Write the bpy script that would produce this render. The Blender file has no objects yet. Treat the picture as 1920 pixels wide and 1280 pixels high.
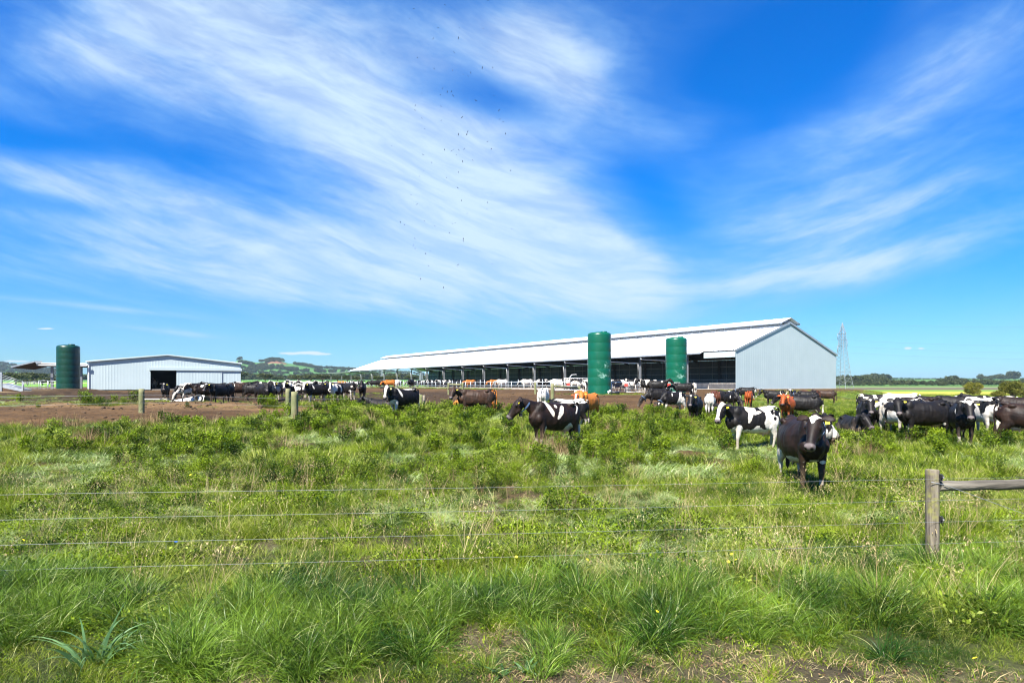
import bpy, math, random
import numpy as np
from mathutils import Vector, Matrix
R = math.radians
F = 1150.0; HZ = 720.0; CAMH = 2.05          # focal length in photo pixels, level line, eye height
scene = bpy.context.scene
# ------------------------------------------------------------------ camera
cam = bpy.data.cameras.new("camera"); camo = bpy.data.objects.new("camera", cam)
scene.collection.objects.link(camo); scene.camera = camo
camo.location = (0, 0, CAMH); camo.rotation_euler = (R(90), 0, 0)
cam.sensor_width = 36; cam.lens = 36 * F / 1920; cam.shift_y = (HZ - 640) / 1920
cam.clip_start = 0.1; cam.clip_end = 20000
# ------------------------------------------------------------------ sun
SUN = Vector((-0.32, -0.58, 0.80)).normalized()
sl = bpy.data.lights.new("sun", 'SUN'); sl.energy = 5.0; sl.angle = R(0.53); sl.color = (1.0, 0.955, 0.88)
so = bpy.data.objects.new("sun", sl); scene.collection.objects.link(so)
so.rotation_euler = SUN.to_track_quat('Z', 'Y').to_euler()
# ------------------------------------------------------------------ node helper
class NT:
    def __init__(s, tree): s.t = tree; s.n = tree.nodes; s.l = tree.links
    def node(s, typ, **kw):
        nd = s.n.new(typ)
        for k, v in kw.items(): setattr(nd, k, v)
        return nd
    def put(s, sock, v):
        if isinstance(v, bpy.types.NodeSocket): s.l.new(v, sock)
        elif v is not None: sock.default_value = v
    def m(s, op, a, b=None, c=None, clamp=False):
        nd = s.node('ShaderNodeMath', operation=op, use_clamp=clamp)
        s.put(nd.inputs[0], a); s.put(nd.inputs[1], b)
        if c is not None: s.put(nd.inputs[2], c)
        return nd.outputs[0]
    def mix(s, f, a, b, blend='MIX'):
        nd = s.node('ShaderNodeMix', data_type='RGBA', blend_type=blend)
        s.put(nd.inputs[0], f)
        for i, v in ((6, a), (7, b)):
            if not isinstance(v, bpy.types.NodeSocket) and len(v) == 3: v = (*v, 1)
            s.put(nd.inputs[i], v)
        return nd.outputs[2]
    def sstep(s, x, lo, hi, a=0.0, b=1.0, smooth=True):
        nd = s.node('ShaderNodeMapRange', interpolation_type='SMOOTHSTEP' if smooth else 'LINEAR')
        s.put(nd.inputs[0], x); s.put(nd.inputs[1], lo); s.put(nd.inputs[2], hi); s.put(nd.inputs[3], a); s.put(nd.inputs[4], b)
        return nd.outputs[0]
    def noise(s, vec, scale=1, detail=4, rough=.55, dist=0, out=0):
        nd = s.node('ShaderNodeTexNoise'); s.put(nd.inputs['Vector'], vec)
        nd.inputs['Scale'].default_value = scale; nd.inputs['Detail'].default_value = detail
        nd.inputs['Roughness'].default_value = rough; nd.inputs['Distortion'].default_value = dist
        return nd.outputs[out]
    def xyz(s, x, y, z):
        nd = s.node('ShaderNodeCombineXYZ'); s.put(nd.inputs[0], x); s.put(nd.inputs[1], y); s.put(nd.inputs[2], z)
        return nd.outputs[0]
# ------------------------------------------------------------------ sky
world = bpy.data.worlds.new("World"); scene.world = world; world.use_nodes = True
W = NT(world.node_tree)
bg = world.node_tree.nodes['Background']
sky = W.node('ShaderNodeTexSky', sky_type='NISHITA'); sky.sun_disc = False
sky.sun_elevation = math.asin(SUN.z); sky.sun_rotation = math.atan2(SUN.x, SUN.y)
sky.air_density = 1.0; sky.dust_density = 0.25; sky.ozone_density = 2.0
tc = W.node('ShaderNodeTexCoord'); sp = W.node('ShaderNodeSeparateXYZ'); W.l.new(tc.outputs['Generated'], sp.inputs[0])
dx, dy, dz = sp.outputs
ay = W.m('MAXIMUM', W.m('ABSOLUTE', dy), 0.05)
u = W.m('DIVIDE', dx, ay); v = W.m('DIVIDE', dz, ay)
du0 = W.m('SUBTRACT', u, .27)
crv = W.m('SQRT', W.m('ADD', W.m('MULTIPLY', du0, du0), .05))
cc0 = W.m('SUBTRACT', v, W.m('MULTIPLY', crv, .34))
al = W.m('MULTIPLY', u, 1.0); ac = W.m('DIVIDE', cc0, W.m('ADD', W.m('MAXIMUM', v, 0.0), .55))
warp = W.noise(W.xyz(W.m('MULTIPLY', al, 1.3), W.m('MULTIPLY', ac, 2.2), 3.1), 1.0, 3)
warp = W.m('MULTIPLY', W.m('SUBTRACT', warp, .5), .17)
acw = W.m('ADD', ac, warp)
n1 = W.noise(W.xyz(W.m('MULTIPLY', al, 1.5), W.m('MULTIPLY', acw, 4.2), 7.7), 1.0, 6, .55, .15)
n2 = W.noise(W.xyz(W.m('MULTIPLY', al, 3.2), W.m('MULTIPLY', acw, 14), 1.7), 1.0, 7, .60, .25)
n3 = W.noise(W.xyz(W.m('MULTIPLY', u, 3.4), W.m('MULTIPLY', v, 5.5), 9.3), 1.0, 6, .58, .3)
# cirrus banks: (centre x, y, radii, slope, weight) as bearings from the farm
BANK = [(300, 20, 420, 130, 6, .46), (560, 130, 420, 150, 16, .50), (740, 280, 380, 140, 26, .46), (930, 400, 270, 120, 30, .42), (1110, 500, 150, 80, 24, .50),
        (200, 330, 420, 44, 10, .30), (330, 430, 560, 80, 8, .44), (800, 520, 460, 80, 6, .40), (1040, 85, 150, 95, 24, .80), (1720, 470, 330, 44, -13, .52), (1640, 420, 380, 60, -10, .22),
        (1470, 515, 200, 38, -4, .46), (1540, 330, 380, 110, -27, .26), (1830, 90, 220, 60, -38, .32), (1700, 380, 250, 30, -24, .20), (1300, 250, 190, 70, 8, .20),
        (120, 140, 320, 70, 14, .36), (40, 262, 200, 26, 6, -.36), (900, 185, 130, 36, 10, -.46), (100, 385, 220, 18, 8, -.22), (1480, 100, 240, 100, -24, -.42), (20, 20, 90, 60, 14, -.2),
        (1250, 395, 120, 50, 44, -.34), (1400, 250, 240, 30, -20, -.14), (180, 575, 230, 7, 6, .36), (350, 625, 130, 7, 6, .30), (250, 520, 560, 40, 6, .26), (900, 60, 200, 60, 24, .20), (950, 610, 800, 60, 1, .14), (1250, 580, 300, 40, 0, -.10)]
msk = None
for cx, cy, ra, rb, an, wt in BANK:
    cu, cv, c, s_ = (cx - 960) / F, (HZ - cy) / F, math.cos(R(an)), math.sin(R(an))
    du = W.m('SUBTRACT', u, cu); dv = W.m('SUBTRACT', v, cv)
    p = W.m('MULTIPLY', W.m('SUBTRACT', W.m('MULTIPLY', du, c), W.m('MULTIPLY', dv, s_)), F / ra)
    q = W.m('MULTIPLY', W.m('ADD', W.m('MULTIPLY', du, s_), W.m('MULTIPLY', dv, c)), F / rb)
    g = W.m('MULTIPLY', W.m('EXPONENT', W.m('MULTIPLY', W.m('ADD', W.m('MULTIPLY', p, p), W.m('MULTIPLY', q, q)), -1.0)), wt)
    msk = g if msk is None else W.m('ADD', msk, g)
tex = W.m('ADD', W.m('MULTIPLY', W.m('SUBTRACT', n1, .5), 1.25), W.m('ADD', W.m('MULTIPLY', W.m('SUBTRACT', n2, .5), 1.15), W.m('MULTIPLY', W.m('SUBTRACT', n3, .5), .8)))
dens = W.m('ADD', W.m('MULTIPLY', msk, 1.3), W.m('MULTIPLY', tex, W.sstep(msk, -.3, .5, .45, 1.1)))
fine = W.noise(W.xyz(W.m('MULTIPLY', al, 7), W.m('MULTIPLY', acw, 34), 4.4), 1.0, 7, .62, .3)
cir = W.m('MULTIPLY', W.m('MULTIPLY', W.sstep(dens, -.30, 1.30, 0, 1), W.sstep(fine, .28, .70, .66, 1.08)), .96)
# small fair-weather puffs low over the hills
puff = None
for cx, cy, ra, rb in ((545, 662.5, 26, 3.2), (585, 661, 26, 3.6), (605, 664, 18, 2), (1703, 652.5, 9, 3), (1728, 653, 8, 2.6), (30, 677, 30, 2.5), (85, 616, 20, 2)):
    p = W.m('MULTIPLY', W.m('SUBTRACT', u, (cx - 960) / F), F / ra); q = W.m('MULTIPLY', W.m('SUBTRACT', v, (HZ - cy) / F), F / rb)
    g = W.m('EXPONENT', W.m('MULTIPLY', W.m('ADD', W.m('MULTIPLY', p, p), W.m('MULTIPLY', q, q)), -1.0))
    puff = g if puff is None else W.m('ADD', puff, g)
pn = W.noise(W.xyz(W.m('MULTIPLY', u, 60), W.m('MULTIPLY', v, 190), 2.0), 1.0, 4)
puff = W.m('MULTIPLY', W.sstep(W.m('ADD', puff, W.m('MULTIPLY', W.m('SUBTRACT', pn, .5), 1.1)), .35, .9), W.sstep(dy, 0, .1))
hs = W.node('ShaderNodeHueSaturation'); hs.inputs['Saturation'].default_value = 1.0
W.l.new(sky.outputs[0], hs.inputs['Color'])
tint = W.mix(1.0, hs.outputs[0], W.mix(W.sstep(v, 0.0, .34), (.38, .72, 1.0), W.mix(W.sstep(v, .1, .65), (.0, .64, 1.38), (.0, .64, 1.55))), 'MULTIPLY')
c1 = W.mix(cir, tint, W.mix(W.sstep(dens, .3, 1.0), (2.5, 4.7, 7.6), (4.5, 5.9, 7.4)))
c2 = W.mix(W.m('MULTIPLY', puff, .8), c1, (6.0, 6.6, 7.4))
W.l.new(c2, bg.inputs[0]); bg.inputs[1].default_value = 0.050
scene.view_settings.view_transform = 'Standard'; scene.view_settings.look = 'None'
scene.view_settings.exposure = 1.55; scene.view_settings.gamma = 1.0
scene.cycles.use_denoising = True; scene.cycles.denoising_prefilter = 'ACCURATE'; scene.cycles.denoising_input_passes = 'RGB_ALBEDO_NORMAL'; scene.cycles.filter_width = 1.15; scene.cycles.max_bounces = 6; scene.cycles.transparent_max_bounces = 8; scene.cycles.volume_bounces = 0
# ------------------------------------------------------------------ utilities
col = scene.collection
def tag(o, label=None, cat=None, group=None, kind=None):
    if label: o['label'] = label
    if cat: o['category'] = cat
    if group: o['group'] = group
    if kind: o['kind'] = kind
    return o
def empty(name, loc, rz=0.0, **k):
    o = bpy.data.objects.new(name, None); col.objects.link(o); o.location = loc; o.rotation_euler = (0, 0, rz); o.empty_display_size = .2
    return tag(o, **k)
def copy_tree(o, parent=None):
    c = o.copy(); col.objects.link(c); c.parent = parent
    for ch in o.children: copy_tree(ch, c)
    return c
def np_mesh(name, V, Fc, smooth=False):
    """V (n,3); Fc (m,k) int array of equal-size faces or a python list"""
    me = bpy.data.meshes.new(name)
    V = np.asarray(V, dtype=np.float32)
    if isinstance(Fc, np.ndarray):
        k = Fc.shape[1]; m = len(Fc)
        me.vertices.add(len(V)); me.vertices.foreach_set('co', V.ravel())
        me.loops.add(m * k); me.loops.foreach_set('vertex_index', Fc.astype(np.int32).ravel())
        me.polygons.add(m); me.polygons.foreach_set('loop_start', np.arange(0, m * k, k, dtype=np.int32))
        me.update(calc_edges=True)
    else:
        me.from_pydata([tuple(p) for p in V], [], Fc); me.update()
    if smooth: me.polygons.foreach_set('use_smooth', np.ones(len(me.polygons), dtype=bool))
    return me
class MB:
    def __init__(s): s.v = []; s.f = []; s.sm = []
    def add(s, V, Fc, sm=False):
        o = len(s.v); s.v += [tuple(p) for p in V]; s.f += [tuple(i + o for i in f) for f in Fc]; s.sm += [sm] * len(Fc); return s
    def box(s, c, d, rz=0.0):
        x, y, z = d[0] / 2, d[1] / 2, d[2] / 2; cs, sn = math.cos(rz), math.sin(rz)
        P = [(c[0] + a * cs - b * sn, c[1] + a * sn + b * cs, c[2] + e) for e in (-z, z) for a, b in ((-x, -y), (x, -y), (x, y), (-x, y))]
        return s.add(P, [(3, 2, 1, 0), (4, 5, 6, 7), (0, 1, 5, 4), (1, 2, 6, 5), (2, 3, 7, 6), (3, 0, 4, 7)])
    def bar(s, a, b, w, h=None, up=(0, 0, 1)):
        h = h or w; a = Vector(a); b = Vector(b); t = (b - a).normalized(); sd = t.cross(Vector(up))
        if sd.length < 1e-4: sd = t.cross(Vector((1, 0, 0)))
        sd.normalize(); n = sd.cross(t)
        P = [p + sd * i * w / 2 + n * j * h / 2 for p in (a, b) for i, j in ((-1, -1), (1, -1), (1, 1), (-1, 1))]
        return s.add(P, [(0, 1, 2, 3), (7, 6, 5, 4), (0, 4, 5, 1), (1, 5, 6, 2), (2, 6, 7, 3), (3, 7, 4, 0)])
    def tube(s, pts, r, n=8, rs=None):
        pts = [Vector(p) for p in pts]; P = []; Fc = []
        for i, p in enumerate(pts):
            t = (pts[min(i + 1, len(pts) - 1)] - pts[max(i - 1, 0)]).normalized()
            sd = t.cross(Vector((0, 0, 1)))
            if sd.length < 1e-3: sd = Vector((1, 0, 0))
            sd.normalize(); nn = sd.cross(t); rr = rs[i] if rs else r
            P += [p + (sd * math.cos(2 * math.pi * k / n) + nn * math.sin(2 * math.pi * k / n)) * rr for k in range(n)]
        for i in range(len(pts) - 1):
            for k in range(n): Fc.append((i * n + k, i * n + (k + 1) % n, (i + 1) * n + (k + 1) % n, (i + 1) * n + k))
        s.add(P, Fc, True); o = len(s.v) - len(P)
        s.f += [tuple(o + k for k in range(n))[::-1], tuple(o + (len(pts) - 1) * n + k for k in range(n))]; s.sm += [False, False]
        return s
    def lathe(s, prof, n=32, c=(0, 0, 0)):
        P = [(c[0] + r * math.cos(2 * math.pi * k / n), c[1] + r * math.sin(2 * math.pi * k / n), c[2] + z) for r, z in prof for k in range(n)]
        Fc = [(i * n + k, i * n + (k + 1) % n, (i + 1) * n + (k + 1) % n, (i + 1) * n + k) for i in range(len(prof) - 1) for k in range(n)]
        return s.add(P, Fc, True)
    def build(s, name, mat, parent=None, loc=None):
        me = bpy.data.meshes.new(name); me.from_pydata(s.v, [], s.f); me.polygons.foreach_set('use_smooth', s.sm); me.update()
        me.materials.append(mat); o = bpy.data.objects.new(name, me); col.objects.link(o)
        if parent: o.parent = parent
        if loc: o.location = loc
        return o
# ------------------------------------------------------------------ numpy noise
def _h(ix, iy, sd): 
    n = (ix.astype(np.int64) * 374761393 + iy.astype(np.int64) * 668265263 + sd * 1442695) & 0xffffffff
    n = ((n ^ (n >> 13)) * 1274126177) & 0xffffffff
    return ((n ^ (n >> 16)) & 0xffff) / 65535.0
def vn(x, y, sd=0):
    x = np.asarray(x, float); y = np.asarray(y, float); ix = np.floor(x); iy = np.floor(y); fx = x - ix; fy = y - iy
    fx = fx * fx * (3 - 2 * fx); fy = fy * fy * (3 - 2 * fy)
    a = _h(ix, iy, sd); b = _h(ix + 1, iy, sd); c = _h(ix, iy + 1, sd); d = _h(ix + 1, iy + 1, sd)
    return (a * (1 - fx) + b * fx) * (1 - fy) + (c * (1 - fx) + d * fx) * fy
def fbm(x, y, sd=0, o=4):
    r = 0; a = .5
    for i in range(o): r = r + a * vn(x * 2 ** i, y * 2 ** i, sd + i * 7); a *= .5
    return r / (1 - .5 ** o)
def ss(x, a, b):
    t = np.clip((np.asarray(x, float) - a) / (b - a), 0, 1); return t * t * (3 - 2 * t)
# ------------------------------------------------------------------ terrain
BO = np.array([29.15, 80.0]); BANG = math.atan2(.5677, .8232)           # barn corner and heading
GX, GY = .8232, .5677; LX, LY = -.5677, .8232
YK = np.array([0, 12, 20, 26, 32, 40, 50, 60, 70, 80, 92, 110, 150, 200, 276, 450, 650, 900, 1500, 3000, 9000.])
AK = np.array([-1.3, -.8, -.6, -.35, -.17, .05, .22, .30, .38, .50, .65, 1.3])
_l = [0, 0, .1, .4, .6, .6, .6, .8, 1.1, 1.3, 1.35, 1.35, 1.4, 1.5, 2.0, 3.3, 5, 7, 11, 20, 40]
_m = [0, 0, .05, .2, .36, .48, .65, 1.0, 1.2, 1.3, 1.35, 1.35, 1.4, 1.5, 2.0, 3.3, 5, 7, 11, 20, 40]
_r = [0, 0, 0, 0, 0, 0, 0, 0, 0, 0, -.05, -.1, -.2, -.4, -.65, -.5, .2, 2.6, 13.0, 29, 80]
_c1 = [0, 0, 0, .02, .08, .25, .6, 1.02, 1.15, 1.3, 1.35, 1.35, 1.3, 1.2, .8, 1, 2, 4, 12, 26, 60]
_c2 = [0, 0, 0, 0, .03, .1, .25, .7, 1.1, 1.3, 1.35, 1.3, 1.2, 1, .5, .6, 1.5, 3.5, 12, 27, 60]
_c3 = [0, 0, 0, 0, 0, 0, .04, .1, .4, .9, 1.2, 1.1, .8, .4, 0, .2, 1, 3, 12, 28, 70]
ZT = np.array([_l, _l, _l, _m, _m, [0, 0, .02, .1, .32, .46, .68, 1.02] + _m[8:], _c1, _c2, _c3, _r, _r, _r])
def barn_wt(X, Y):
    dx_ = X - BO[0]; dy_ = Y - BO[1]; return dx_ * GX + dy_ * GY, dx_ * LX + dy_ * LY
def ground(X, Y, micro=True):
    X = np.asarray(X, float); Y = np.asarray(Y, float)
    a = np.clip(X / np.maximum(Y, 1.0), -1.3, 1.3); y = np.clip(Y, 0, 9000)
    i = np.clip(np.searchsorted(AK, a, side='right') - 1, 0, len(AK) - 2); j = np.clip(np.searchsorted(YK, y, side='right') - 1, 0, len(YK) - 2)
    fa = (a - AK[i]) / (AK[i + 1] - AK[i]); fy = (y - YK[j]) / (YK[j + 1] - YK[j]); fa = fa * fa * (3 - 2 * fa)
    z = (ZT[i, j] * (1 - fy) + ZT[i, j + 1] * fy) * (1 - fa) + (ZT[i + 1, j] * (1 - fy) + ZT[i + 1, j + 1] * fy) * fa
    w, t = barn_wt(X, Y)
    d = np.hypot(np.maximum(np.maximum(-1.5 - w, w - 26.5), 0), np.maximum(np.maximum(-1.5 - t, t - 172), 0))
    z = z + (1.35 - z) * (1 - ss(d, 0, 9))
    if micro:
        k = np.exp(-np.maximum(Y, 0) / 60.)
        z = z + (fbm(X * .5, Y * .5, 3) - .5) * .16 * k + (fbm(X * 1.3 + 4, Y * 1.3, 13, 3) - .5) * .24 * (1 - ss(Y, 14, 40)) * ss(Y, 4.6, 5.6) * ss(np.hypot(X - 4.73, Y - 6.9), .2, .9) + (fbm(X * 2.2, Y * 2.2, 9, 3) - .5) * .20 * k * ss(Y, 6, 20) * ss(d, 0, 2)
        # ridge of pushed-up soil along the lane on the left, and the mound round the left tank
        yl = 38.0 + X * -.10
        z = z + np.exp(-((Y - yl) / 1.3) ** 2) * .30 * ss(-X, 1, 8) * (.4 + 1.2 * fbm(X * .9, Y * .9, 5)) 
        z = z + np.exp(-((Y - 66 - X * .02) / 2.2) ** 2) * .28 * ss(-X, 24, 30) * (.4 + fbm(X * .5, Y * .5, 15))
        z = z + .45 * np.exp(-(((X + 49.2) / 3.6) ** 2 + ((Y - 68.2) / 3.2) ** 2) ** 2)
    return z
def gz(x, y): return float(ground(np.array([x]), np.array([y]))[0])
def wx(px, Y): return (px - 960) / F * Y
def grassness(X, Y):
    """how much sward covers the ground: 1 pasture, 0 trodden soil"""
    a = X / np.maximum(Y, 1)
    edge = np.interp(a, [-.85, -.62, -.5, -.4, -.25, -.1, .1, .2, .28, .33, .38, 1.0], [24, 25, 28, 31.5, 35.5, 37, 38, 40, 41, 47, 300, 400])
    edge = edge + (fbm(X * .35, Y * .35, 21) - .5) * 9
    g = 1 - ss(Y, edge - 1.2, edge + 1.2)
    w, t = barn_wt(X, Y)
    strip = ss(w, -26 , -24.5) * (1 - ss(w, -20.5, -19.5)) * ss(t, 20, 26) * (1 - ss(t, 150, 170))       # verge before the feed rail
    g = np.maximum(g, strip * .9)
    tk = np.exp(-(((X - 9.5) / 5.5) ** 2 + ((Y - 61.0) / 1.6) ** 2)) * 1.3
    g = np.maximum(g, np.clip(tk - .2, 0, 1))
    lp = ss(fbm(X * .10, Y * .33, 33), .50, .62) * ss(-X, 8, 16) * ss(Y, 36, 40) * (1 - ss(Y, 62, 66)) * .6
    g = np.maximum(g, lp)
    d = np.hypot(np.maximum(np.maximum(-2.5 - w, w - 29.5), 0), np.maximum(np.maximum(-3.0 - t, t - 176), 0))
    g = g * ss(d, 0, 3)
    far = ss(Y, 128, 150) * (1 - ss(w, -30, -15) * (1 - ss(w, 27, 30)) * (1 - ss(t, 165, 180))); g = np.maximum(g, far)
    g = np.maximum(g, ss(a, .455, .475) * ss(Y, 55, 62) * (1 - ss(-t, -2, 0)) * .9)
    near = ss(Y + (fbm(X * .6, Y * .6, 44) - .5) * 1.3 + (X > 0) * -.15, 4.05, 4.75)                        # worn verge by the road
    near = np.maximum(near, ss(-X + 0 * Y, 1.6, 3.2)); g = g * (.30 + .70 * near)
    g = g * (1 - .75 * ss(fbm(X * .4 + 9, Y * .4, 61), .64, .72))
    return np.clip(g, 0, 1)
def C(*c): return np.array(c)
def ground_colour(X, Y):
    g = grassness(X, Y)[:, None]; a = (X / np.maximum(Y, 1)); r = np.hypot(X, Y)
    n = fbm(X * .3, Y * .3, 71)[:, None]; n2 = fbm(X * 1.7, Y * 1.7, 81)[:, None]
    dirt = C(.040, .022, .009) * (1 - n) + C(.115, .066, .028) * n
    dark = (ss(-X, 2, 8) * ss(Y, 39.5, 42) * (1 - ss(Y, 66, 72)))[:, None]
    dirt = dirt * (1 - dark) + dark * (C(.016, .010, .006) * (1 - n2) + C(.065, .040, .020) * n2)
    lane = (np.exp(-((Y - 36.2 + X * .12) / 2.2) ** 2) * ss(-X, -18, -6))[:, None]
    dirt = dirt * (1 - lane * .8) + lane * .8 * C(.15, .092, .042)
    sand = (np.exp(-((Y - 70) / 3.5) ** 2) * ss(-X, 47, 50))[:, None]; dirt = dirt * (1 - sand) + sand * C(.22, .155, .08)
    ng_ = (1 - ss(Y, 45, 75))[:, None]; grass = (C(.026, .036, .010) * (1 - n) + C(.060, .066, .022) * n) * ng_ + (1 - ng_) * (C(.05, .09, .014) * (1 - n) + C(.10, .15, .025) * n)
    nearsoil = C(.045, .032, .021) * (1 - n2) + C(.12, .088, .060) * n2
    nr = (1 - ss(Y, 8, 14))[:, None]; dirt = dirt * (1 - nr) + nearsoil * nr
    dryp = (ss(fbm(X * .07, Y * .16, 91), .5, .62) * ss(Y, 55, 75) * ss(a, .36, .42))[:, None]; grass = grass * (1 - dryp * .7) + dryp * .7 * C(.26, .20, .07)
    c = dirt * (1 - g) + grass * g
    # far fields
    def band(y0, y1, a0=-9, a1=9, s=.06): 
        yy = np.log(np.maximum(Y, 1)); return ((ss(yy, math.log(y0) - s, math.log(y0) + s) * (1 - ss(yy, math.log(y1) - s, math.log(y1) + s))) * ss(a, a0 - .01, a0 + .01) * (1 - ss(a, a1 - .01, a1 + .01)))[:, None]
    def lay(c, m, k): return c * (1 - m) + m * k
    c = lay(c, band(96, 200, .40), C(.16, .21, .03)); c = lay(c, band(92, 235, .60), C(.30, .29, .045)); c = lay(c, band(100, 130, .5, .66), C(.17, .24, .03))
    c = lay(c, band(205, 300, .42), C(.13, .21, .035)); c = lay(c, band(295, 430, .42), C(.10, .075, .055)); c = lay(c, band(425, 620, .42), C(.13, .18, .06))
    c = lay(c, band(600, 9000, .42), C(.07, .15, .03))
    c = lay(c, band(150, 330, -1.4, .2), C(.12, .26, .03)); c = lay(c, band(330, 420, -1.4, .2), C(.30, .30, .12)); c = lay(c, band(420, 9000, -1.4, .2), C(.10, .22, .035))
    pat = fbm(X * .004, Y * .004, 5)[:, None]; c = lay(c, (ss(r, 900, 1200)[:, None]) * (pat > .52), C(.05, .085, .03))
    return c
th = np.concatenate([np.linspace(-55, 55, 900), np.linspace(55, 305, 150)[1:-1]]); th = np.radians(th)
rr = np.concatenate([[.3, 1, 2, 3], np.geomspace(3.6, 100, 330), np.geomspace(101, 9000, 130)])
TT, RR = np.meshgrid(th, rr); TX = (np.sin(TT) * RR).ravel(); TY = (np.cos(TT) * RR).ravel(); TZ = ground(TX, TY)
nt, nr_ = len(th), len(rr); idx = np.arange(nt * nr_).reshape(nr_, nt)
q = np.stack([idx[:-1], np.roll(idx[:-1], -1, 1), np.roll(idx[1:], -1, 1), idx[1:]], -1).reshape(-1, 4)[:, ::-1]
gme = np_mesh('ground', np.stack([TX, TY, TZ], 1), q, True)
ca = gme.color_attributes.new('field', 'FLOAT_COLOR', 'POINT'); cc = np.ones((len(TX), 4), np.float32); cc[:, :3] = ground_colour(TX, TY); ca.data.foreach_set('color', cc.ravel())
def mat(name, base=(.5, .5, .5), rough=.6, metal=0.0, spec=.5):
    m = bpy.data.materials.new(name); m.use_nodes = True; b = m.node_tree.nodes['Principled BSDF']
    b.inputs['Base Color'].default_value = (*base, 1); b.inputs['Roughness'].default_value = rough; b.inputs['Metallic'].default_value = metal
    b.inputs['Specular IOR Level'].default_value = spec
    return m, NT(m.node_tree), b
def noisy(name, c0, c1, scale=6, rough=.6, metal=0, bump=.0, detail=5, stretch=(1, 1, 1), spec=.5):
    m, N, b = mat(name, c0, rough, metal, spec)
    tcn = N.node('ShaderNodeTexCoord'); mp = N.node('ShaderNodeMapping'); mp.inputs['Scale'].default_value = stretch; N.l.new(tcn.outputs['Object'], mp.inputs[0])
    n = N.noise(mp.outputs[0], scale, detail)
    N.l.new(N.mix(N.sstep(n, .3, .7), c0, c1), b.inputs['Base Color'])
    if bump:
        bp = N.node('ShaderNodeBump'); bp.inputs['Strength'].default_value = bump; bp.inputs['Distance'].default_value = .02
        N.l.new(N.noise(mp.outputs[0], scale * 4, 4), bp.inputs['Height']); N.l.new(bp.outputs[0], b.inputs['Normal'])
    return m
gm, N, b = mat('soil_and_sward', rough=.95, spec=.15)
at = N.node('ShaderNodeAttribute', attribute_name='field'); pos = N.node('ShaderNodeNewGeometry').outputs['Position']
na = N.noise(pos, 1.3, 8, .65); nb = N.noise(pos, 9, 6, .7)
f1 = N.sstep(na, .25, .75, .5, 1.5, False); f2 = N.sstep(nb, .25, .75, .45, 1.55, False)
hv = N.node('ShaderNodeHueSaturation'); N.l.new(at.outputs['Color'], hv.inputs['Color']); N.l.new(N.m('MULTIPLY', f1, f2), hv.inputs['Value'])
N.l.new(hv.outputs[0], b.inputs['Base Color'])
bp = N.node('ShaderNodeBump'); bp.inputs['Strength'].default_value = .9; bp.inputs['Distance'].default_value = .06
N.l.new(N.m('ADD', nb, N.m('MULTIPLY', N.noise(pos, 40, 3), .4)), bp.inputs['Height']); N.l.new(bp.outputs[0], b.inputs['Normal'])
gme.materials.append(gm)
go = bpy.data.objects.new('ground', gme); col.objects.link(go); tag(go, kind='structure')
# ------------------------------------------------------------------ materials
M = {}
M['sheet'] = noisy('painted_steel_sheet', (.36, .43, .44), (.385, .455, .465), .5, .42, 0)
M['roof'] = noisy('zinc_roof_sheet', (.80, .83, .86), (.74, .78, .82), .25, .38, .0)
M['galv'] = noisy('galvanised_steel', (.42, .45, .47), (.30, .33, .35), 3, .45, .5)
M['postgrey'] = noisy('grey_post_steel', (.22, .235, .25), (.15, .16, .17), 2, .5, .3)
M['pylon'] = noisy('dull_pylon_steel', (.26, .28, .30), (.18, .20, .22), 2, .6, .4)
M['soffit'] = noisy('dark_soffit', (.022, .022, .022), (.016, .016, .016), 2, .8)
M['white_pipe'] = noisy('white_pipe', (.78, .78, .76), (.66, .67, .66), 2, .4)
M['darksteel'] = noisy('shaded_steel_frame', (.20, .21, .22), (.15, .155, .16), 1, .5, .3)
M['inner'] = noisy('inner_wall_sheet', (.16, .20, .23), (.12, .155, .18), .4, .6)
M['wood'] = noisy('weathered_grey_timber', (.20, .165, .115), (.33, .29, .22), 5, .85, 0, .8, 8, (1, 1, .18))
M['rail'] = noisy('grey_rail_timber', (.050, .042, .030), (.20, .18, .14), 6, .85, 0, .9, 8, (.12, 1, 1))
M['greenwood'] = noisy('treated_green_timber', (.12, .135, .05), (.23, .21, .11), 4, .85, 0, .6, 8, (1, 1, .3))
M['black'] = mat('black_plastic', (.02, .02, .022), .45)[0]
M['blue'] = mat('blue_plastic', (.02, .12, .5), .4)[0]
M['yellow'] = mat('yellow_tag_plastic', (.80, .68, .02), .4)[0]
M['red'] = mat('red_sign_paint', (.75, .06, .04), .45)[0]
M['white'] = noisy('dirty_white_plastic', (.74, .73, .70), (.55, .53, .48), 3, .5)
M['rubber'] = mat('tyre_rubber', (.03, .03, .03), .8)[0]
M['wire'] = mat('fence_wire', (.22, .235, .25), .5, .3)[0]
M['concrete'] = noisy('concrete', (.42, .38, .32), (.30, .27, .23), 2, .9, 0, .3)
M['strap'] = mat('collar_strap', (.05, .09, .16), .6)[0]
M['horn'] = mat('horn', (.62, .56, .42), .4)[0]
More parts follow.
